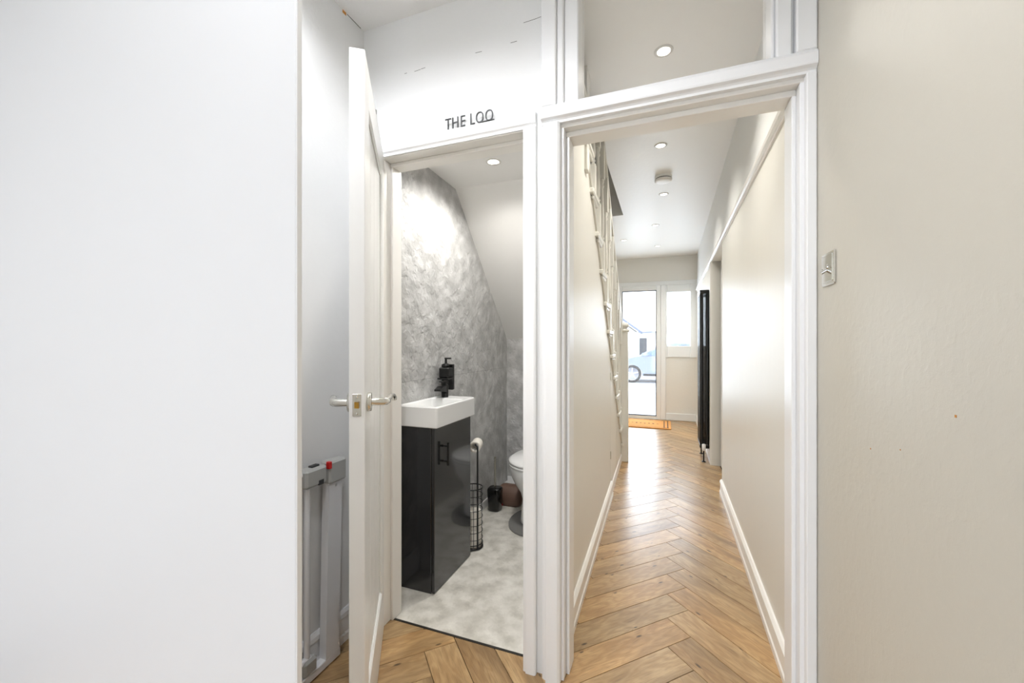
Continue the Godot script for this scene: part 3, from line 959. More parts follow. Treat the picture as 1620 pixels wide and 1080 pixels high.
func make_loo_door() -> void:
	var d := Node3D.new()
	d.name = "door_3"
	add_child(d, true)
	d.position = Vector3(-1.12, 0, -1.395)
	d.rotation.y = -atan2(0.53, 0.355)
	setting(d, "white boarded toilet door standing open with chrome lever handles", "door")
	var w := 0.645
	var h := 1.986
	var t := 0.02
	var st := ns()
	for side in [[0.0, 0.095], [w - 0.095, w]]:
		box(st, Vector3(side[0], 0.01, -t), Vector3(side[1], h, t), 0.002)
	mi("stile", st, M.door_paint, d)
	st = ns()
	box(st, Vector3(0.095, 0.01, -t), Vector3(w - 0.095, 0.21, t), 0.002)
	mi("rail", st, M.door_paint, d)
	st = ns()
	box(st, Vector3(0.095, h - 0.11, -t), Vector3(w - 0.095, h, t), 0.002)
	mi("rail", st, M.door_paint, d)
	for k in 4:
		var x0 := 0.095 + k * (w - 0.19) / 4.0
		bx("board", Vector3(x0 + 0.0005, 0.21, -t + 0.008), Vector3(x0 + (w - 0.19) / 4.0 - 0.0005, h - 0.11, t - 0.008), M.door_paint, d, 0.005)
	# bead round the boards on both faces
	for s in [-1.0, 1.0]:
		st = ns()
		for e in [[Vector3(0.095, 0.21, 0), Vector3(0.107, h - 0.11, 0)], [Vector3(w - 0.107, 0.21, 0), Vector3(w - 0.095, h - 0.11, 0)], [Vector3(0.107, 0.21, 0), Vector3(w - 0.107, 0.222, 0)], [Vector3(0.107, h - 0.122, 0), Vector3(w - 0.107, h - 0.11, 0)]]:
			box(st, e[0] + Vector3(0, 0, s * 0.011), e[1] + Vector3(0, 0, s * 0.018), 0.003)
		mi("bead", st, M.door_paint, d)
	var hx := w - 0.058
	var hy := 1.04
	for s in [-1.0, 1.0]:
		st = ns()
		var turned := Transform3D(Basis(Vector3.RIGHT, Vector3(0, 0, s), Vector3(0, -s, 0)), Vector3(hx, hy, s * t))
		lathe(st, [Vector2(0, 0), Vector2(0.026, 0), Vector2(0.027, 0.004), Vector2(0.025, 0.011), Vector2(0.012, 0.012), Vector2(0.0, 0.012)], turned, 24)
		var hd := mi("lever_handle", st, M.nickel, d)
		st = ns()
		tube(st, [Vector3(hx, hy, s * (t + 0.01)), Vector3(hx, hy, s * (t + 0.042)), Vector3(hx - 0.006, hy, s * (t + 0.05)), Vector3(hx - 0.02, hy + 0.001, s * (t + 0.053))], 0.0105, 12)
		tube(st, [Vector3(hx - 0.01, hy, s * (t + 0.051)), Vector3(hx - 0.035, hy + 0.004, s * (t + 0.056)), Vector3(hx - 0.06, hy + 0.009, s * (t + 0.06)), Vector3(hx - 0.085, hy + 0.006, s * (t + 0.064)), Vector3(hx - 0.105, hy - 0.002, s * (t + 0.066)), Vector3(hx - 0.115, hy - 0.009, s * (t + 0.066))], 0.0085, 12, 0.7)
		mi("lever", st, M.nickel, hd)
	st = ns()
	box(st, Vector3(w - 0.001, hy - 0.029, -0.011), Vector3(w + 0.0012, hy + 0.029, 0.011), 0.0005)
	var plate := mi("latch_plate", st, M.brushed, d)
	for y in [-0.022, 0.022]:
		st = ns()
		lathe(st, [Vector2(0, 0), Vector2(0.0035, 0), Vector2(0.0028, 0.001), Vector2(0, 0.0012)], Transform3D(Basis(Vector3.UP, Vector3.RIGHT, Vector3.BACK), Vector3(w + 0.001, hy + y, 0)), 10)
		mi("screw", st, M.chrome, plate)
	st = ns()
	prism(st, PackedVector2Array([Vector2(-0.006, 0), Vector2(0.006, 0), Vector2(0.006, 0.003), Vector2(-0.006, 0.01)]), Transform3D(Basis(Vector3.BACK, Vector3.RIGHT, Vector3.UP), Vector3(w + 0.001, hy - 0.008, 0)), 0.016)
	mi("latch_bolt", st, M.brass, plate)
	for y in [0.2, 1.72]:
		bx("hinge", Vector3(-0.004, y, t - 0.004), Vector3(0.004, y + 0.08, t + 0.006), M.brushed, d, 0.002)
	# slim cable cover running up the wall beside the frame
	var c := thing("cable_cover", Vector3(-1.158, 2.05, -1.415), "thin white cable cover on the wall by the toilet door hinge", "cable cover")
	bx("strip", Vector3(-1.166, 2.047, -1.42), Vector3(-1.15, 2.185, -1.41), M.gloss, c, 0.002)
	bx("end_cap", Vector3(-1.166, 2.185, -1.42), Vector3(-1.15, 2.205, -1.408), M.gate_grey, c, 0.002)


# ---------------------------------------------------------------- cloakroom things

func make_vanity() -> void:
	var c := thing("vanity_cabinet", Vector3(-1.12, 0, -1.88), "dark grey glossy cloakroom cabinet under the white basin", "cabinet")
	var x0 := -1.231
	var x1 := -1.03
	var za := -1.685
	var zb := -2.075
	bx("body", Vector3(x0, 0.0, zb), Vector3(x1 - 0.018, 0.80, za), M.vanity, c, 0.002)
	var d := bx("door", Vector3(x1 - 0.016, 0.004, zb + 0.001), Vector3(x1, 0.796, za - 0.001), M.vanity, c, 0.002)
	var st := ns()
	tube(st, [Vector3(x1 + 0.026, 0.60, -1.772), Vector3(x1 + 0.026, 0.715, -1.772)], 0.006, 10)
	for y in [0.62, 0.695]:
		tube(st, [Vector3(x1, y, -1.772), Vector3(x1 + 0.026, y, -1.772)], 0.005, 8)
	var h := mi("handle", st, M.black, d)
	h.set_meta("label", "black bar handle")
	var b := thing("wash_basin", Vector3(-1.12, 0.80, -1.88), "small white rectangular basin with a black mixer tap", "basin")
	basin(b)
	# tap
	st = ns()
	var tp := Vector3(-1.165, 0.884, -2.02)
	lathe(st, [Vector2(0, 0), Vector2(0.023, 0), Vector2(0.023, 0.004), Vector2(0.02, 0.006), Vector2(0.02, 0.085), Vector2(0.018, 0.09), Vector2(0, 0.09)], at(tp), 20)
	var tap := mi("tap", st, M.black, b)
	st = ns()
	prism(st, PackedVector2Array([Vector2(0.0, 0.045), Vector2(0.085, 0.062), Vector2(0.105, 0.062), Vector2(0.105, 0.072), Vector2(0.06, 0.085), Vector2(0.0, 0.085)]), Transform3D(Basis(Vector3(0.12, 0, 0.993), Vector3.UP, Vector3(-0.993, 0, 0.12)), tp + Vector3(0.0169, 0, -0.002)), 0.034)
	mi("spout", st, M.black, tap)
	st = ns()
	box(st, Vector3(-0.017, 0.09, -0.017), Vector3(0.017, 0.112, 0.017), 0.004, at(tp))
	box(st, Vector3(-0.014, 0.104, -0.012), Vector3(0.014, 0.112, 0.05), 0.003, at(tp))
	mi("lever", st, M.black, tap)
	st = ns()
	lathe(st, [Vector2(0, 0), Vector2(0.016, 0), Vector2(0.017, 0.003), Vector2(0.01, 0.005), Vector2(0, 0.005)], at(Vector3(-1.11, 0.8305, -1.93)), 18)
	mi("waste", st, M.chrome, b)


func basin(b: Node3D) -> void:
	var st := ns()
	var lo := Vector3(-1.233, 0.80, -2.088)
	var hi := Vector3(-1.008, 0.902, -1.672)
	var n := 9
	var ring := func(inset: float, y: float, rad: float) -> Array:
		var out := []
		var a := Vector2(lo.x + inset, lo.z + inset)
		var c := Vector2(hi.x - inset, hi.z - inset)
		for q in 4:
			var cx := c.x - rad if q == 0 or q == 3 else a.x + rad
			var cz := c.y - rad if q < 2 else a.y + rad
			for k in n:
				var t := PI / 2 * (q + float(k) / (n - 1))
				out.append(Vector3(cx + cos(t) * rad, y, cz + sin(t) * rad))
		return out
	var rings := [ring.call(0.004, lo.y, 0.008), ring.call(0.0, lo.y + 0.004, 0.01), ring.call(0.0, hi.y - 0.006, 0.012), ring.call(0.004, hi.y, 0.012)]
	st.set_smooth_group(-1)
	for i in 3:
		for k in 4 * n:
			var k1 := (k + 1) % (4 * n)
			var mid: Vector3 = (rings[i][k] + rings[i + 1][k1]) / 2.0
			quad(st, rings[i][k], rings[i][k1], rings[i + 1][k1], rings[i + 1][k], mid - Vector3((lo.x + hi.x) / 2, mid.y - (0.02 if i == 2 else 0.0), (lo.z + hi.z) / 2))
	var m0: Vector3 = (lo + hi) / 2.0
	for k in 4 * n:
		tri(st, Vector3(m0.x, lo.y, m0.z), rings[0][k], rings[0][(k + 1) % (4 * n)], Vector3.DOWN)
	# rim and bowl: the bowl leaves a shelf at the tap end
	var blo := Vector2(-1.222, -1.985)
	var bhi := Vector2(-1.02, -1.686)
	var bowl := func(g: float, y: float, rad: float) -> Array:
		var out := []
		for q in 4:
			var cx := bhi.x - g - rad if q == 0 or q == 3 else blo.x + g + rad
			var cz := bhi.y - g - rad if q < 2 else blo.y + g + rad
			for k in n:
				var t := PI / 2 * (q + float(k) / (n - 1))
				out.append(Vector3(cx + cos(t) * rad, y, cz + sin(t) * rad))
		return out
	var inner := [bowl.call(0.0, hi.y, 0.02), bowl.call(0.004, hi.y - 0.006, 0.02), bowl.call(0.012, hi.y - 0.055, 0.025), bowl.call(0.03, hi.y - 0.07, 0.03)]
	for k in 4 * n:
		var k1 := (k + 1) % (4 * n)
		quad(st, rings[3][k], rings[3][k1], inner[0][k1], inner[0][k], Vector3.UP)
	var bm := Vector3((blo.x + bhi.x) / 2, 0, (blo.y + bhi.y) / 2)
	for i in 3:
		for k in 4 * n:
			var k1 := (k + 1) % (4 * n)
			var mid: Vector3 = (inner[i][k] + inner[i + 1][k1]) / 2.0
			quad(st, inner[i][k], inner[i][k1], inner[i + 1][k1], inner[i + 1][k], Vector3(bm.x - mid.x, 0.05, bm.z - mid.z))
	for k in 4 * n:
		tri(st, Vector3(bm.x, inner[3][0].y - 0.001, bm.z), inner[3][k], inner[3][(k + 1) % (4 * n)], Vector3.UP)
	mi("bowl", st, M.ceramic, b)
	# raised tap ledge
	bx("tap_ledge", Vector3(-1.205, 0.868, -2.06), Vector3(-1.03, 0.884, -1.985), M.ceramic, b, 0.004)


func make_toilet() -> void:
	# against the end wall, facing the door
	var cx := -0.815
	var t := thing("toilet", Vector3(cx, 0, -2.75), "white close-coupled toilet with closed lid at the end of the room", "toilet")
	var shape := func(y: float, tip: float, back: float, half: float) -> Array:
		var out := []
		for k in 32:
			var a := TAU * k / 32.0
			var f := cos(a)
			var pz := -2.62 + (f * (tip + 2.62) if f > 0 else f * (-2.62 - back))
			out.append(Vector3(cx + sin(a) * half * (1.0 - 0.1 * maxf(0.0, f)), y, pz))
		return out
	var st := ns()
	loft(st, [shape.call(0.0085, -2.52, -2.86, 0.105), shape.call(0.03, -2.525, -2.86, 0.1), shape.call(0.16, -2.53, -2.88, 0.09), shape.call(0.21, -2.51, -2.9, 0.105), shape.call(0.27, -2.46, -2.94, 0.14), shape.call(0.33, -2.425, -2.97, 0.168), shape.call(0.385, -2.41, -2.98, 0.178), shape.call(0.395, -2.413, -2.98, 0.176)])
	mi("pan", st, M.ceramic, t)
	st = ns()
	loft(st, [shape.call(0.397, -2.413, -2.93, 0.176), shape.call(0.4, -2.405, -2.93, 0.182), shape.call(0.412, -2.405, -2.93, 0.182), shape.call(0.415, -2.413, -2.93, 0.177)])
	var seat := mi("seat", st, M.ceramic, t)
	st = ns()
	loft(st, [shape.call(0.417, -2.413, -2.93, 0.178), shape.call(0.42, -2.405, -2.93, 0.183), shape.call(0.432, -2.409, -2.93, 0.18), shape.call(0.442, -2.43, -2.92, 0.16)])
	mi("lid", st, M.ceramic, seat)
	bx("cistern", Vector3(cx - 0.18, 0.395, -3.155), Vector3(cx + 0.18, 0.745, -2.985), M.ceramic, t, 0.02)
	var lid := bx("cistern_lid", Vector3(cx - 0.19, 0.745, -3.157), Vector3(cx + 0.19, 0.78, -2.975), M.ceramic, t, 0.01)
	st = ns()
	lathe(st, [Vector2(0, 0.78), Vector2(0.02, 0.78), Vector2(0.02, 0.785), Vector2(0, 0.788)], at(Vector3(cx, 0, -3.07)), 16)
	mi("flush_button", st, M.chrome, lid)
	st = ns()
	var outline := PackedVector2Array()
	for k in 32:
		var a := TAU * k / 32.0
		outline.append(Vector2(cx + cos(a) * 0.175, 2.63 + sin(a) * 0.24))
	prism(st, outline, Transform3D(Basis(Vector3.RIGHT, Vector3.FORWARD, Vector3.UP), Vector3(0, 0.0, 0)), 0.008)
	var mat_thing := mi("pedestal_mat", st, M.mat_grey)
	tag(mat_thing, "round grey mat on the floor around the toilet foot", "mat")


func make_loo_things() -> void:
	# soap dispenser in a wall holder
	var s := thing("soap_dispenser", Vector3(-1.2, 0.98, -2.07), "black pump soap dispenser in a wall holder above the basin", "soap dispenser")
	var st := ns()
	box(st, Vector3(-1.234, 0.935, -2.125), Vector3(-1.16, 1.085, -2.1), 0.003)
	box(st, Vector3(-1.222, 1.0, -2.1), Vector3(-1.15, 1.008, -2.03), 0.002)
	mi("wall_holder", st, M.black, s)
	st = ns()
	box(st, Vector3(-1.215, 1.008, -2.096), Vector3(-1.153, 1.068, -2.034), 0.006)
	mi("bottle", st, M.black, s)
	st = ns()
	lathe(st, [Vector2(0.0, 1.068), Vector2(0.019, 1.068), Vector2(0.019, 1.088), Vector2(0.014, 1.09), Vector2(0.007, 1.092), Vector2(0.007, 1.118), Vector2(0.0, 1.118)], at(Vector3(-1.184, 0, -2.065)), 16)
	box(st, Vector3(-1.192, 1.116, -2.072), Vector3(-1.15, 1.125, -2.058), 0.003)
	mi("pump", st, M.black, s)
	# toilet roll stand with two rolls kept in its basket
	var c := Vector3(-1.062, 0, -2.17)
	var r := thing("toilet_roll_stand", c, "black wire toilet roll stand with a basket behind the cabinet", "toilet roll stand")
	st = ns()
	ring_tube(st, c + Vector3(0, 0.008, 0), 0.058, 0.004)
	ring_tube(st, c + Vector3(0, 0.03, 0), 0.058, 0.003)
	mi("base_ring", st, M.black_wire, r)
	for k in 8:
		st = ns()
		ring_tube(st, c + Vector3(0, 0.06 + k * 0.042, 0), 0.058, 0.0018 if k < 7 else 0.0035)
		mi("basket_ring", st, M.black_wire, r)
	for k in 6:
		st = ns()
		var d := Vector3(cos(TAU * k / 6.0), 0, sin(TAU * k / 6.0)) * 0.058
		tube(st, [c + d + Vector3(0, 0.008, 0), c + d + Vector3(0, 0.354, 0)], 0.0018, 6)
		mi("basket_wire", st, M.black_wire, r)
	st = ns()
	var pole := c + Vector3(0.045, 0, 0.03)
	tube(st, [pole + Vector3(0, 0.008, 0), pole + Vector3(0, 0.585, 0), pole + Vector3(-0.003, 0.603, -0.006), pole + Vector3(-0.02, 0.607, -0.014), pole + Vector3(-0.03, 0.607, -0.03), pole + Vector3(-0.056, 0.607, -0.125)], 0.005, 8)
	mi("pole", st, M.black_wire, r)
	for k in 2:
		st = ns()
		roll(st, at(c + Vector3(0, 0.014 + k * 0.104, 0)))
		var o := mi("toilet_roll" if k == 0 else "toilet_roll_001", st, M.paper)
		tag(o, "spare white toilet roll at the bottom of the wire basket" if k == 0 else "spare white toilet roll lying on top of another in the wire basket", "toilet roll", "toilet rolls in the wire basket")
	st = ns()
	var arm := Vector3(-0.28, 0, -0.96).normalized()
	roll(st, Transform3D(Basis(Vector3.UP, arm, Vector3.UP.cross(arm)), pole + Vector3(-0.028, 0.594, -0.022)), 0.034)
	var hung := mi("toilet_roll_002", st, M.paper)
	tag(hung, "white toilet roll hanging on the stand arm at the top", "toilet roll")
	# toilet brush
	var bc := Vector3(-1.148, 0, -2.71)
	var b := thing("toilet_brush", bc, "steel toilet brush standing in a glossy black pot", "toilet brush")
	st = ns()
	loft(st, [rounded(bc + Vector3(0, 0.0, 0), 0.036, 0.036), rounded(bc + Vector3(0, 0.01, 0), 0.044, 0.044), rounded(bc + Vector3(0, 0.15, 0), 0.05, 0.05), rounded(bc + Vector3(0, 0.162, 0), 0.046, 0.046)])
	mi("pot", st, M.black_gloss, b)
	st = ns()
	tube(st, [bc + Vector3(0, 0.16, 0), bc + Vector3(0, 0.36, 0), bc + Vector3(0, 0.385, 0)], 0.0075, 12)
	mi("handle", st, M.brushed, b)
	# brown bag behind the toilet
	var g := Vector3(-1.085, 0, -2.86)
	var bag := thing("brown_bag", g, "small brown bag with a red corner on the floor beside the toilet", "bag")
	st = ns()
	loft(st, [rounded(g + Vector3(0, 0.0, 0), 0.085, 0.06), rounded(g + Vector3(0, 0.02, 0), 0.1, 0.07), rounded(g + Vector3(0.005, 0.08, 0), 0.105, 0.072), rounded(g + Vector3(0.0, 0.125, 0), 0.085, 0.05), rounded(g + Vector3(0, 0.145, 0), 0.06, 0.02)])
	mi("sack", st, M.bag, bag)
	bx("red_tab", g + Vector3(-0.075, 0.004, 0.052), g + Vector3(-0.035, 0.022, 0.073), M.red, bag, 0.003)


func rounded(c: Vector3, hx: float, hz: float) -> Array:
	var out := []
	for k in 24:
		var a := TAU * k / 24.0
		out.append(c + Vector3(signf(cos(a)) * pow(absf(cos(a)), 0.5) * hx, 0, signf(sin(a)) * pow(absf(sin(a)), 0.5) * hz))
	return out


func ring_tube(st: SurfaceTool, c: Vector3, r: float, thick: float) -> void:
	var pts := []
	for k in 25:
		pts.append(c + Vector3(cos(TAU * k / 24.0), 0, sin(TAU * k / 24.0)) * r)
	tube(st, pts, thick, 6)


func roll(st: SurfaceTool, x: Transform3D, rad := 0.05) -> void:
	lathe(st, [Vector2(0.02, 0.0), Vector2(rad - 0.002, 0.0), Vector2(rad, 0.003), Vector2(rad, 0.097), Vector2(rad - 0.002, 0.1), Vector2(0.02, 0.1)], x, 24)
	lathe(st, [Vector2(0.02, 0.1), Vector2(0.02, 0.0)], x, 24)


# ---------------------------------------------------------------- kitchen corner things

func make_baby_gate() -> void:
	var x := -1.185
	var g := thing("baby_gate", Vector3(x, 0, -1.0), "white metal baby gate with grey latch leaning on the nook wall", "baby gate")
	var lean := func(p: Vector3) -> Vector3: return p + Vector3(-0.012 * p.y, 0, -0.035 * p.y)
	var st := ns()
	# wide fixed post, leaning
	var q := [lean.call(Vector3(x, 0.03, -1.158)), lean.call(Vector3(x, 0.69, -1.158))]
	prism(st, PackedVector2Array([Vector2(-0.016, 0), Vector2(0.016, 0), Vector2(0.016, 0.066), Vector2(-0.016, 0.066)]), Transform3D(Basis(Vector3.RIGHT, Vector3.FORWARD, (q[1] - q[0]).normalized()), q[0]), (q[1] - q[0]).length())
	mi("fixed_post", st, M.gate_white, g)
	st = ns()
	box(st, Vector3(x - 0.016, 0.004, -1.232), Vector3(x + 0.016, 0.034, -0.745), 0.003)
	mi("bottom_rail", st, M.gate_white, g)
	for z in [-1.088, -0.99, -0.9, -0.81]:
		st = ns()
		tube(st, [Vector3(x, 0.09, z), Vector3(x - 0.008, 0.735, z - 0.008)], 0.0105, 10)
		mi("bar", st, M.gate_white, g)
	st = ns()
	tube(st, [Vector3(x - 0.008, 0.742, -1.09), Vector3(x - 0.008, 0.742, -0.75)], 0.011, 10)
	mi("top_rail", st, M.gate_white, g)
	st = ns()
	tube(st, [Vector3(x, 0.085, -1.1), Vector3(x, 0.085, -0.75)], 0.011, 10)
	mi("lower_rail", st, M.gate_white, g)
	st = ns()
	box(st, Vector3(x - 0.03, 0.69, -1.165), Vector3(x + 0.02, 0.758, -1.068), 0.009)
	var latch := mi("latch", st, M.gate_grey, g)
	bx("button", Vector3(x - 0.014, 0.756, -1.14), Vector3(x + 0.006, 0.764, -1.105), M.gate_dark, latch, 0.002)
	bx("release", Vector3(x + 0.012, 0.692, -1.145), Vector3(x + 0.0215, 0.71, -1.122), M.gate_dark, latch, 0.001)
	st = ns()
	box(st, Vector3(x - 0.032, 0.676, -1.263), Vector3(x + 0.018, 0.76, -1.176), 0.007)
	var br := mi("latch_bracket", st, M.gate_grey, g)
	bx("red_marker", Vector3(x + 0.002, 0.735, -1.186), Vector3(x + 0.0195, 0.762, -1.172), M.red, br, 0.002)
	st = ns()
	box(st, Vector3(x - 0.02, 0.034, -1.12), Vector3(x + 0.02, 0.088, -1.06), 0.009)
	mi("foot_pivot", st, M.gate_grey, g)


func make_light_switch() -> void:
	var c := Vector3(0.413, 1.402, -1.302)
	var s := thing("light_switch", c, "square polished metal light switch on the cream wall", "light switch")
	var frame := Transform3D(Basis(Vector3.BACK, Vector3.UP, Vector3.LEFT), c)   # local z stands off the wall
	var st := ns()
	var h := 0.044
	# bowed plate: raised rim falling to a flat face
	for i in 1:
		box(st, Vector3(-h, -h, 0), Vector3(h, h, 0.005), 0.0035, frame)
	box(st, Vector3(-h + 0.008, -h + 0.008, 0.004), Vector3(h - 0.008, h - 0.008, 0.0075), 0.002, frame)
	var plate := mi("plate", st, M.nickel, s)
	st = ns()
	tube(st, [frame * Vector3(0, -0.002, 0.006), frame * Vector3(0, -0.007, 0.013), frame * Vector3(0, -0.012, 0.02)], 0.0045, 10)
	tube(st, [frame * Vector3(0, 0.004, 0.0065), frame * Vector3(0, 0.004, 0.009)], 0.008, 14)
	mi("toggle", st, M.chrome, plate)
	for x in [-0.03, 0.03]:
		st = ns()
		tube(st, [frame * Vector3(x, 0, 0.007), frame * Vector3(x, 0, 0.0085)], 0.0035, 10)
		mi("screw", st, M.brushed, plate)


func make_wall_sign() -> void:
	var s := thing("wall_sign", Vector3(-0.807, 2.0465, -1.4025), "black cut-out lettering THE LOO standing on the toilet door frame", "sign")
	var font := SystemFont.new()
	font.font_names = PackedStringArray(["Droid Sans"])
	var t := TextMesh.new()
	t.text = "THE LOO"
	t.font = font
	t.font_size = 64
	t.pixel_size = 0.00082
	t.depth = 0.004
	t.curve_step = 1.0
	t.horizontal_alignment = HORIZONTAL_ALIGNMENT_LEFT
	t.vertical_alignment = VERTICAL_ALIGNMENT_BOTTOM
	t.material = M.sign
	var o := MeshInstance3D.new()
	o.name = "lettering"
	o.mesh = t
	s.add_child(o, true)
	var bb := t.get_aabb()
	var k := 0.205 / bb.size.x
	o.scale = Vector3(k, 0.042 / bb.size.y, 1)
	o.position = Vector3(-bb.position.x * k, -bb.position.y * o.scale.y, 0)
	bx("underline", Vector3(-0.652, 2.0466, -1.4045), Vector3(-0.597, 2.0496, -1.4005), M.sign, s)


# ---------------------------------------------------------------- ceiling fittings

func downlight(nm: String, p: Vector3, label: String, group: String, energy: float, color := Color(1.0, 0.985, 0.955), cone := 62.0) -> void:
	var d := thing(nm, p, label, "downlight", group)
	var x := at(p)
	var st := ns()
	lathe(st, [Vector2(0.03, -0.003), Vector2(0.036, -0.006), Vector2(0.043, -0.003), Vector2(0.044, 0.0)], x, 24)
	mi("rim", st, M.grey_rim, d)
	st = ns()
	lathe(st, [Vector2(0.0, -0.0035), Vector2(0.0305, -0.0035), Vector2(0.0305, 0.0)], x, 20)
	mi("lamp_glass", st, M.lamp, d)
	var l := SpotLight3D.new()
	l.name = "lamp_light"
	l.spot_angle = cone
	l.spot_angle_attenuation = 0.6 if cone > 70.0 else 1.0
	l.light_energy = energy
	l.light_color = color
	l.light_size = 0.03
	l.spot_range = 12.0
	l.spot_attenuation = 2.0
	l.shadow_enabled = true
	d.add_child(l)
	l.position = Vector3(0, -0.012, 0)
	l.rotation.x = -PI / 2


func make_ceiling_fittings() -> void:
	var names := ["in the hall ceiling just beyond the fanlight", "in the hall ceiling between fanlight and smoke alarm", "in the hall ceiling just past the smoke alarm", "in the hall ceiling halfway from smoke alarm to front door", "in the hall ceiling close to the front door"]
	var zs := [-2.06, -3.03, -4.02, -5.03, -6.1]
	var xs := [0.0, -0.02, 0.0, -0.09, -0.08]
	for k in 5:
		downlight("downlight" if k == 0 else "downlight_%03d" % k, Vector3(xs[k], HALL_CEILING, zs[k]), "lit round downlight " + names[k], "downlights along the hall", 1.1)
	downlight("downlight_005", Vector3(-0.5, HALL_CEILING, -5.6), "lit round downlight over the foot of the stairs", "downlights along the hall", 0.7)
	downlight("downlight_006", Vector3(-0.865, 2.193, -2.02), "lit round downlight in the toilet room ceiling", "toilet room light", 1.1, Color(1.0, 0.99, 0.97), 80.0)
	var unseen_spots := [Vector3(-0.5, KITCHEN_CEILING, -0.45), Vector3(-0.25, KITCHEN_CEILING, 0.6), Vector3(-1.4, KITCHEN_CEILING, 0.6), Vector3(-1.4, KITCHEN_CEILING, 1.8), Vector3(-0.25, KITCHEN_CEILING, 1.8)]  # kitchen lamps out of view, placed to light door wall, partition and switch wall
	downlight("downlight_012", Vector3(-0.98, KITCHEN_CEILING, -0.72), "unseen lit downlight behind the white partition, placed to light the nook", "unseen nook light", 0.62, Color(0.97, 0.98, 1.0), 80.0)  # hidden by the partition, placed to light the nook wall and gate
	downlight("downlight_013", Vector3(-0.68, KITCHEN_CEILING, -0.95), "unseen lit downlight in the kitchen ceiling, placed to light the floor before the toilet doorway", "unseen kitchen downlights", 1.3, Color(1.0, 0.98, 0.95), 38.0)  # above the frame, a narrow beam placed to light the kitchen floor
	var power := [1.15, 0.25, 0.15, 0.25, 0.25]
	var which := ["before the hall doorway", "over the middle of the light switch wall", "over the middle of the partition side", "by the garden doors on the partition side", "by the garden doors on the light switch side"]
	for k in 5:
		downlight("downlight_%03d" % (7 + k), unseen_spots[k], "unseen lit downlight in the kitchen ceiling " + which[k], "unseen kitchen downlights", power[k], Color(0.97, 0.98, 1.0), 84.0)
	var p := Vector3(-0.003, HALL_CEILING, -3.6)
	var a := thing("smoke_alarm", p, "round white smoke alarm on the hall ceiling between downlights", "smoke alarm")
	var st := ns()
	lathe(st, [Vector2(0.0, -0.018), Vector2(0.066, -0.018), Vector2(0.068, -0.016), Vector2(0.068, 0.0)], at(p), 32)
	mi("base", st, M.alarm, a)
	st = ns()
	lathe(st, [Vector2(0.0, -0.026), Vector2(0.063, -0.026), Vector2(0.063, -0.018)], at(p), 32)
	mi("vent_slot", st, M.gate_dark, a)
	st = ns()
	lathe(st, [Vector2(0.0, -0.046), Vector2(0.045, -0.045), Vector2(0.06, -0.041), Vector2(0.068, -0.036), Vector2(0.069, -0.026), Vector2(0.0, -0.026)], at(p), 32)
	mi("cover", st, M.alarm, a)


# ---------------------------------------------------------------- far hall

func make_radiator() -> void:
	var r := right_wall
	var s0 := 3.035
	var t := thing("column_radiator", r * Vector3(3.25, 0, -0.05), "tall black vertical radiator on the wall past the doorway", "radiator")
	var st := ns()
	for k in 6:
		for row in [-0.09, -0.035]:
			st = ns()
			var s: float = s0 + 0.026 + k * 0.062
			tube(st, [r * Vector3(s, 0.17, row), r * Vector3(s, 1.73, row)], 0.018, 12)
			mi("tube", st, M.rad, t)
	for y in [0.14, 1.72]:
		st = ns()
		box(st, Vector3(s0, y, -0.108), Vector3(s0 + 0.37, y + 0.04, -0.018), 0.006, r)
		mi("header", st, M.rad, t)
	for y in [0.4, 1.45]:
		bx("bracket", Vector3(s0 + 0.19, y, -0.02), Vector3(s0 + 0.22, y + 0.03, 0.0), M.chrome, t, 0.002, r)
	for k in 2:
		st = ns()
		var s := s0 + 0.015 + k * 0.34
		tube(st, [r * Vector3(s, 0.0, -0.07), r * Vector3(s, 0.15, -0.07)], 0.008, 8)
		lathe(st, [Vector2(0, 0), Vector2(0.022, 0), Vector2(0.018, 0.008), Vector2(0.008, 0.01)], at(r * Vector3(s, 0.0, -0.07)), 12)
		var pipe := mi("pipe", st, M.rad, t)
		st = ns()
		lathe(st, [Vector2(0, 0.1), Vector2(0.016, 0.1), Vector2(0.019, 0.115), Vector2(0.017, 0.165), Vector2(0.0, 0.17)], at(r * Vector3(s - 0.02, 0.02, -0.07)), 12)
		mi("valve_head", st, M.gloss if k == 0 else M.rad, pipe)


func make_doormat() -> void:
	var d := thing("doormat", Vector3(-0.35, 0, -6.44), "orange-brown coir doormat with dark border inside the front door", "doormat")
	bx("coir", Vector3(-0.8, 0, -6.76), Vector3(0.1, 0.014, -6.12), M.coir, d, 0.003)
	var st := ns()
	for x in [0.0, 0.05]:
		box(st, Vector3(x, 0.0141, -6.72), Vector3(x + 0.012, 0.0146, -6.16))
	box(st, Vector3(-0.78, 0.0141, -6.175), Vector3(0.07, 0.0146, -6.165))
	box(st, Vector3(-0.78, 0.0141, -6.72), Vector3(0.07, 0.0146, -6.705))
	mi("printed_border", st, M.print, d)
	for k in 9:
		st = ns()
		box(st, Vector3(-0.58 + k * 0.06, 0.0141, -6.47 + (k % 3) * 0.01), Vector3(-0.555 + k * 0.06, 0.0146, -6.43 + (k % 2) * 0.015))
		mi("printed_mark", st, M.print, d)


# ---------------------------------------------------------------- outside

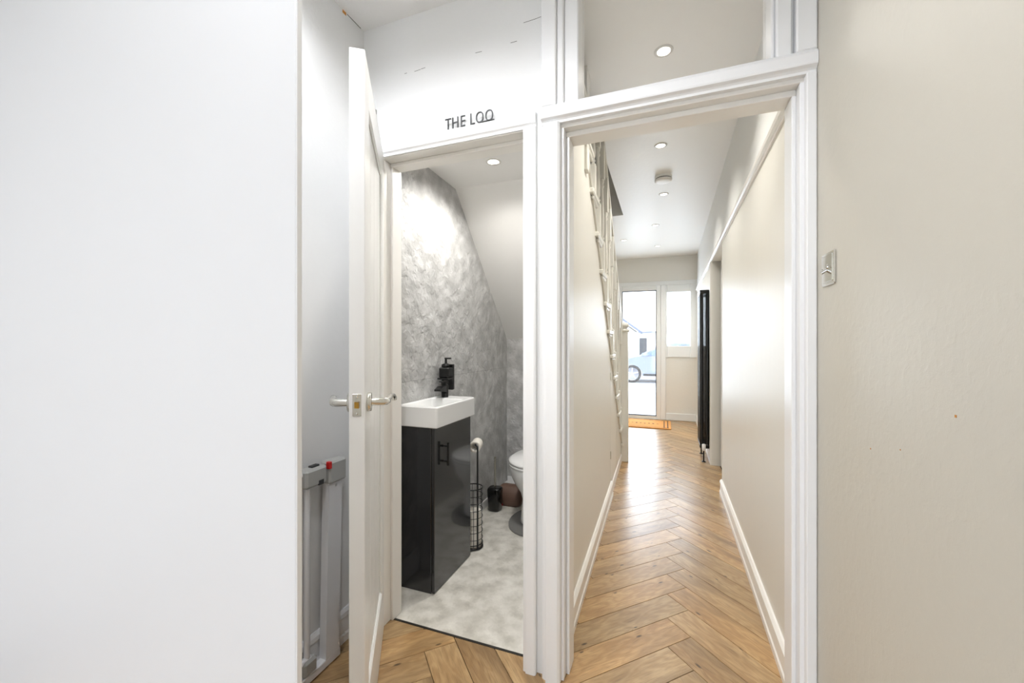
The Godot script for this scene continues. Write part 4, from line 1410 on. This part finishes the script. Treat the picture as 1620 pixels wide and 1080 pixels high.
func make_outside() -> void:
	var g := shell("ground", "pale concrete drive and street outside the front door", "ground", Vector3(0, -0.15, -20))
	bx("drive", Vector3(-30, -0.35, -13.6), Vector3(30, -0.15, -7.08), M.drive, g)
	bx("street", Vector3(-30, -0.36, -19), Vector3(30, -0.17, -13.6), M.tarmac, g)
	bx("far_pavement", Vector3(-30, -0.35, -60), Vector3(30, -0.14, -19), M.drive, g)
	bx("garden_paving", Vector3(-15, -0.35, 2.75), Vector3(15, -0.15, 20), M.drive, g)
	make_car()
	var h := thing("house", Vector3(-3.5, -0.14, -26), "white rendered house across the street with a slate roof", "house")
	var st := ns()
	box(st, Vector3(-9.5, -0.14, -32), Vector3(-0.2, 1.98, -26), 0.0)
	prism(st, PackedVector2Array([Vector2(-9.5, 1.98), Vector2(-1.6, 1.98), Vector2(-4.6, 4.2), Vector2(-6.5, 4.2)]), Transform3D(Basis.IDENTITY, Vector3(0, 0, -31.9)), 5.8)
	mi("wall", st, M.render, h)
	st = ns()
	for k in [[Vector3(-1.25, 1.85, 0), Vector3(-4.6, 4.35, 0)], [Vector3(-9.8, 1.85, 0), Vector3(-6.5, 4.35, 0)], [Vector3(-6.6, 4.3, 0), Vector3(-4.5, 4.3, 0)]]:
		var a: Vector3 = k[0]
		var b: Vector3 = k[1]
		var up := Vector3(0, 0.12, 0)
		prism(st, PackedVector2Array([Vector2(a.x, a.y), Vector2(b.x, b.y), Vector2(b.x, b.y + 0.14), Vector2(a.x, a.y + 0.14)]), Transform3D(Basis.IDENTITY, Vector3(0, 0, -32.2)), 6.5)
	mi("roof", st, M.roof, h)
	bx("porch_roof", Vector3(-1.45, 1.93, -26.4), Vector3(0.2, 2.0, -25.6), M.roof, h)
	var dr := bx("doorway", Vector3(-1.4, 0.2, -26.02), Vector3(-0.97, 1.6, -25.97), M.dark_glass, h)
	bx("door_frame", Vector3(-1.5, 0.2, -26.0), Vector3(-1.4, 1.7, -25.94), M.upvc, dr)


func make_car() -> void:
	var gy := -0.17
	var zn := -15.2
	var x0 := -1.93
	var c := thing("parked_car", Vector3(0.1, gy, zn - 0.85), "silver-blue hatchback car parked across the drive outside", "car")
	var st := ns()
	# side outline of body, then of cabin, both pushed through the car's width
	var body := PackedVector2Array([Vector2(0.0, 0.25), Vector2(0.02, 0.5), Vector2(0.12, 0.66), Vector2(0.5, 0.82), Vector2(1.0, 0.93), Vector2(1.15, 0.95), Vector2(3.7, 0.98), Vector2(4.05, 0.9), Vector2(4.12, 0.55), Vector2(4.08, 0.25)])
	for wheel in [3.4, 0.86]:
		for k in 9:
			var a := PI * k / 8.0
			body.append(Vector2(wheel + cos(a) * 0.36, 0.25 + sin(a) * 0.4))
	prism(st, body, Transform3D(Basis.IDENTITY, Vector3(x0, gy, zn - 1.7)), 1.7)
	mi("body", st, M.car, c)
	st = ns()
	var cabin := [Vector2(1.0, 0.92), Vector2(1.75, 1.36), Vector2(2.3, 1.45), Vector2(3.2, 1.42), Vector2(3.95, 0.96)]
	var rings := []
	for e in [[zn - 1.62, 0.94], [zn - 1.5, 1.0], [zn - 0.2, 1.0], [zn - 0.06, 0.94]]:
		var ring := []
		for p in cabin:
			ring.append(Vector3(x0 + 2.4 + (p.x - 2.4) * e[1], gy + 0.92 + (p.y - 0.92) * e[1], e[0]))
		rings.append(ring)
	loft(st, rings, false)
	mi("cabin", st, M.car, c)
	st = ns()
	prism(st, PackedVector2Array([Vector2(1.25, 0.98), Vector2(1.82, 1.28), Vector2(2.35, 1.36), Vector2(2.35, 0.98)]), Transform3D(Basis.IDENTITY, Vector3(x0, gy, zn - 0.1)), 0.06)
	mi("side_window", st, M.car_glass, c)
	st = ns()
	prism(st, PackedVector2Array([Vector2(2.42, 0.98), Vector2(2.42, 1.36), Vector2(3.1, 1.33), Vector2(3.6, 0.98)]), Transform3D(Basis.IDENTITY, Vector3(x0, gy, zn - 0.1)), 0.06)
	mi("side_window", st, M.car_glass, c)
	bx("door_mirror", Vector3(x0 + 1.2, gy + 0.95, zn - 0.02), Vector3(x0 + 1.4, gy + 1.08, zn + 0.14), M.car, c, 0.03)
	bx("sill_strip", Vector3(x0 + 1.25, gy + 0.25, zn - 0.02), Vector3(x0 + 3.0, gy + 0.33, zn + 0.02), M.tyre, c, 0.01)
	for wx in [0.86, 3.4]:
		var hub := Vector3(x0 + wx, gy + 0.315, zn - 0.2)
		var turned := Transform3D(Basis(Vector3.RIGHT, Vector3.BACK, Vector3.DOWN), hub)
		st = ns()
		lathe(st, [Vector2(0.2, 0), Vector2(0.3, 0.0), Vector2(0.315, 0.03), Vector2(0.315, 0.17), Vector2(0.3, 0.2), Vector2(0.23, 0.205), Vector2(0.22, 0.18)], turned, 28)
		var w := mi("wheel", st, M.tyre, c)
		st = ns()
		lathe(st, [Vector2(0.0, 0.14), Vector2(0.2, 0.14), Vector2(0.222, 0.2), Vector2(0.23, 0.2)], turned, 28)
		for k in 5:
			var a := TAU * k / 5.0 + 0.3
			box(st, Vector3(0.02, 0.14, -0.028), Vector3(0.215, 0.195, 0.028), 0.008, turned * Transform3D(Basis(Vector3.UP, a), Vector3.ZERO))
		mi("alloy_rim", st, M.alloy, w)
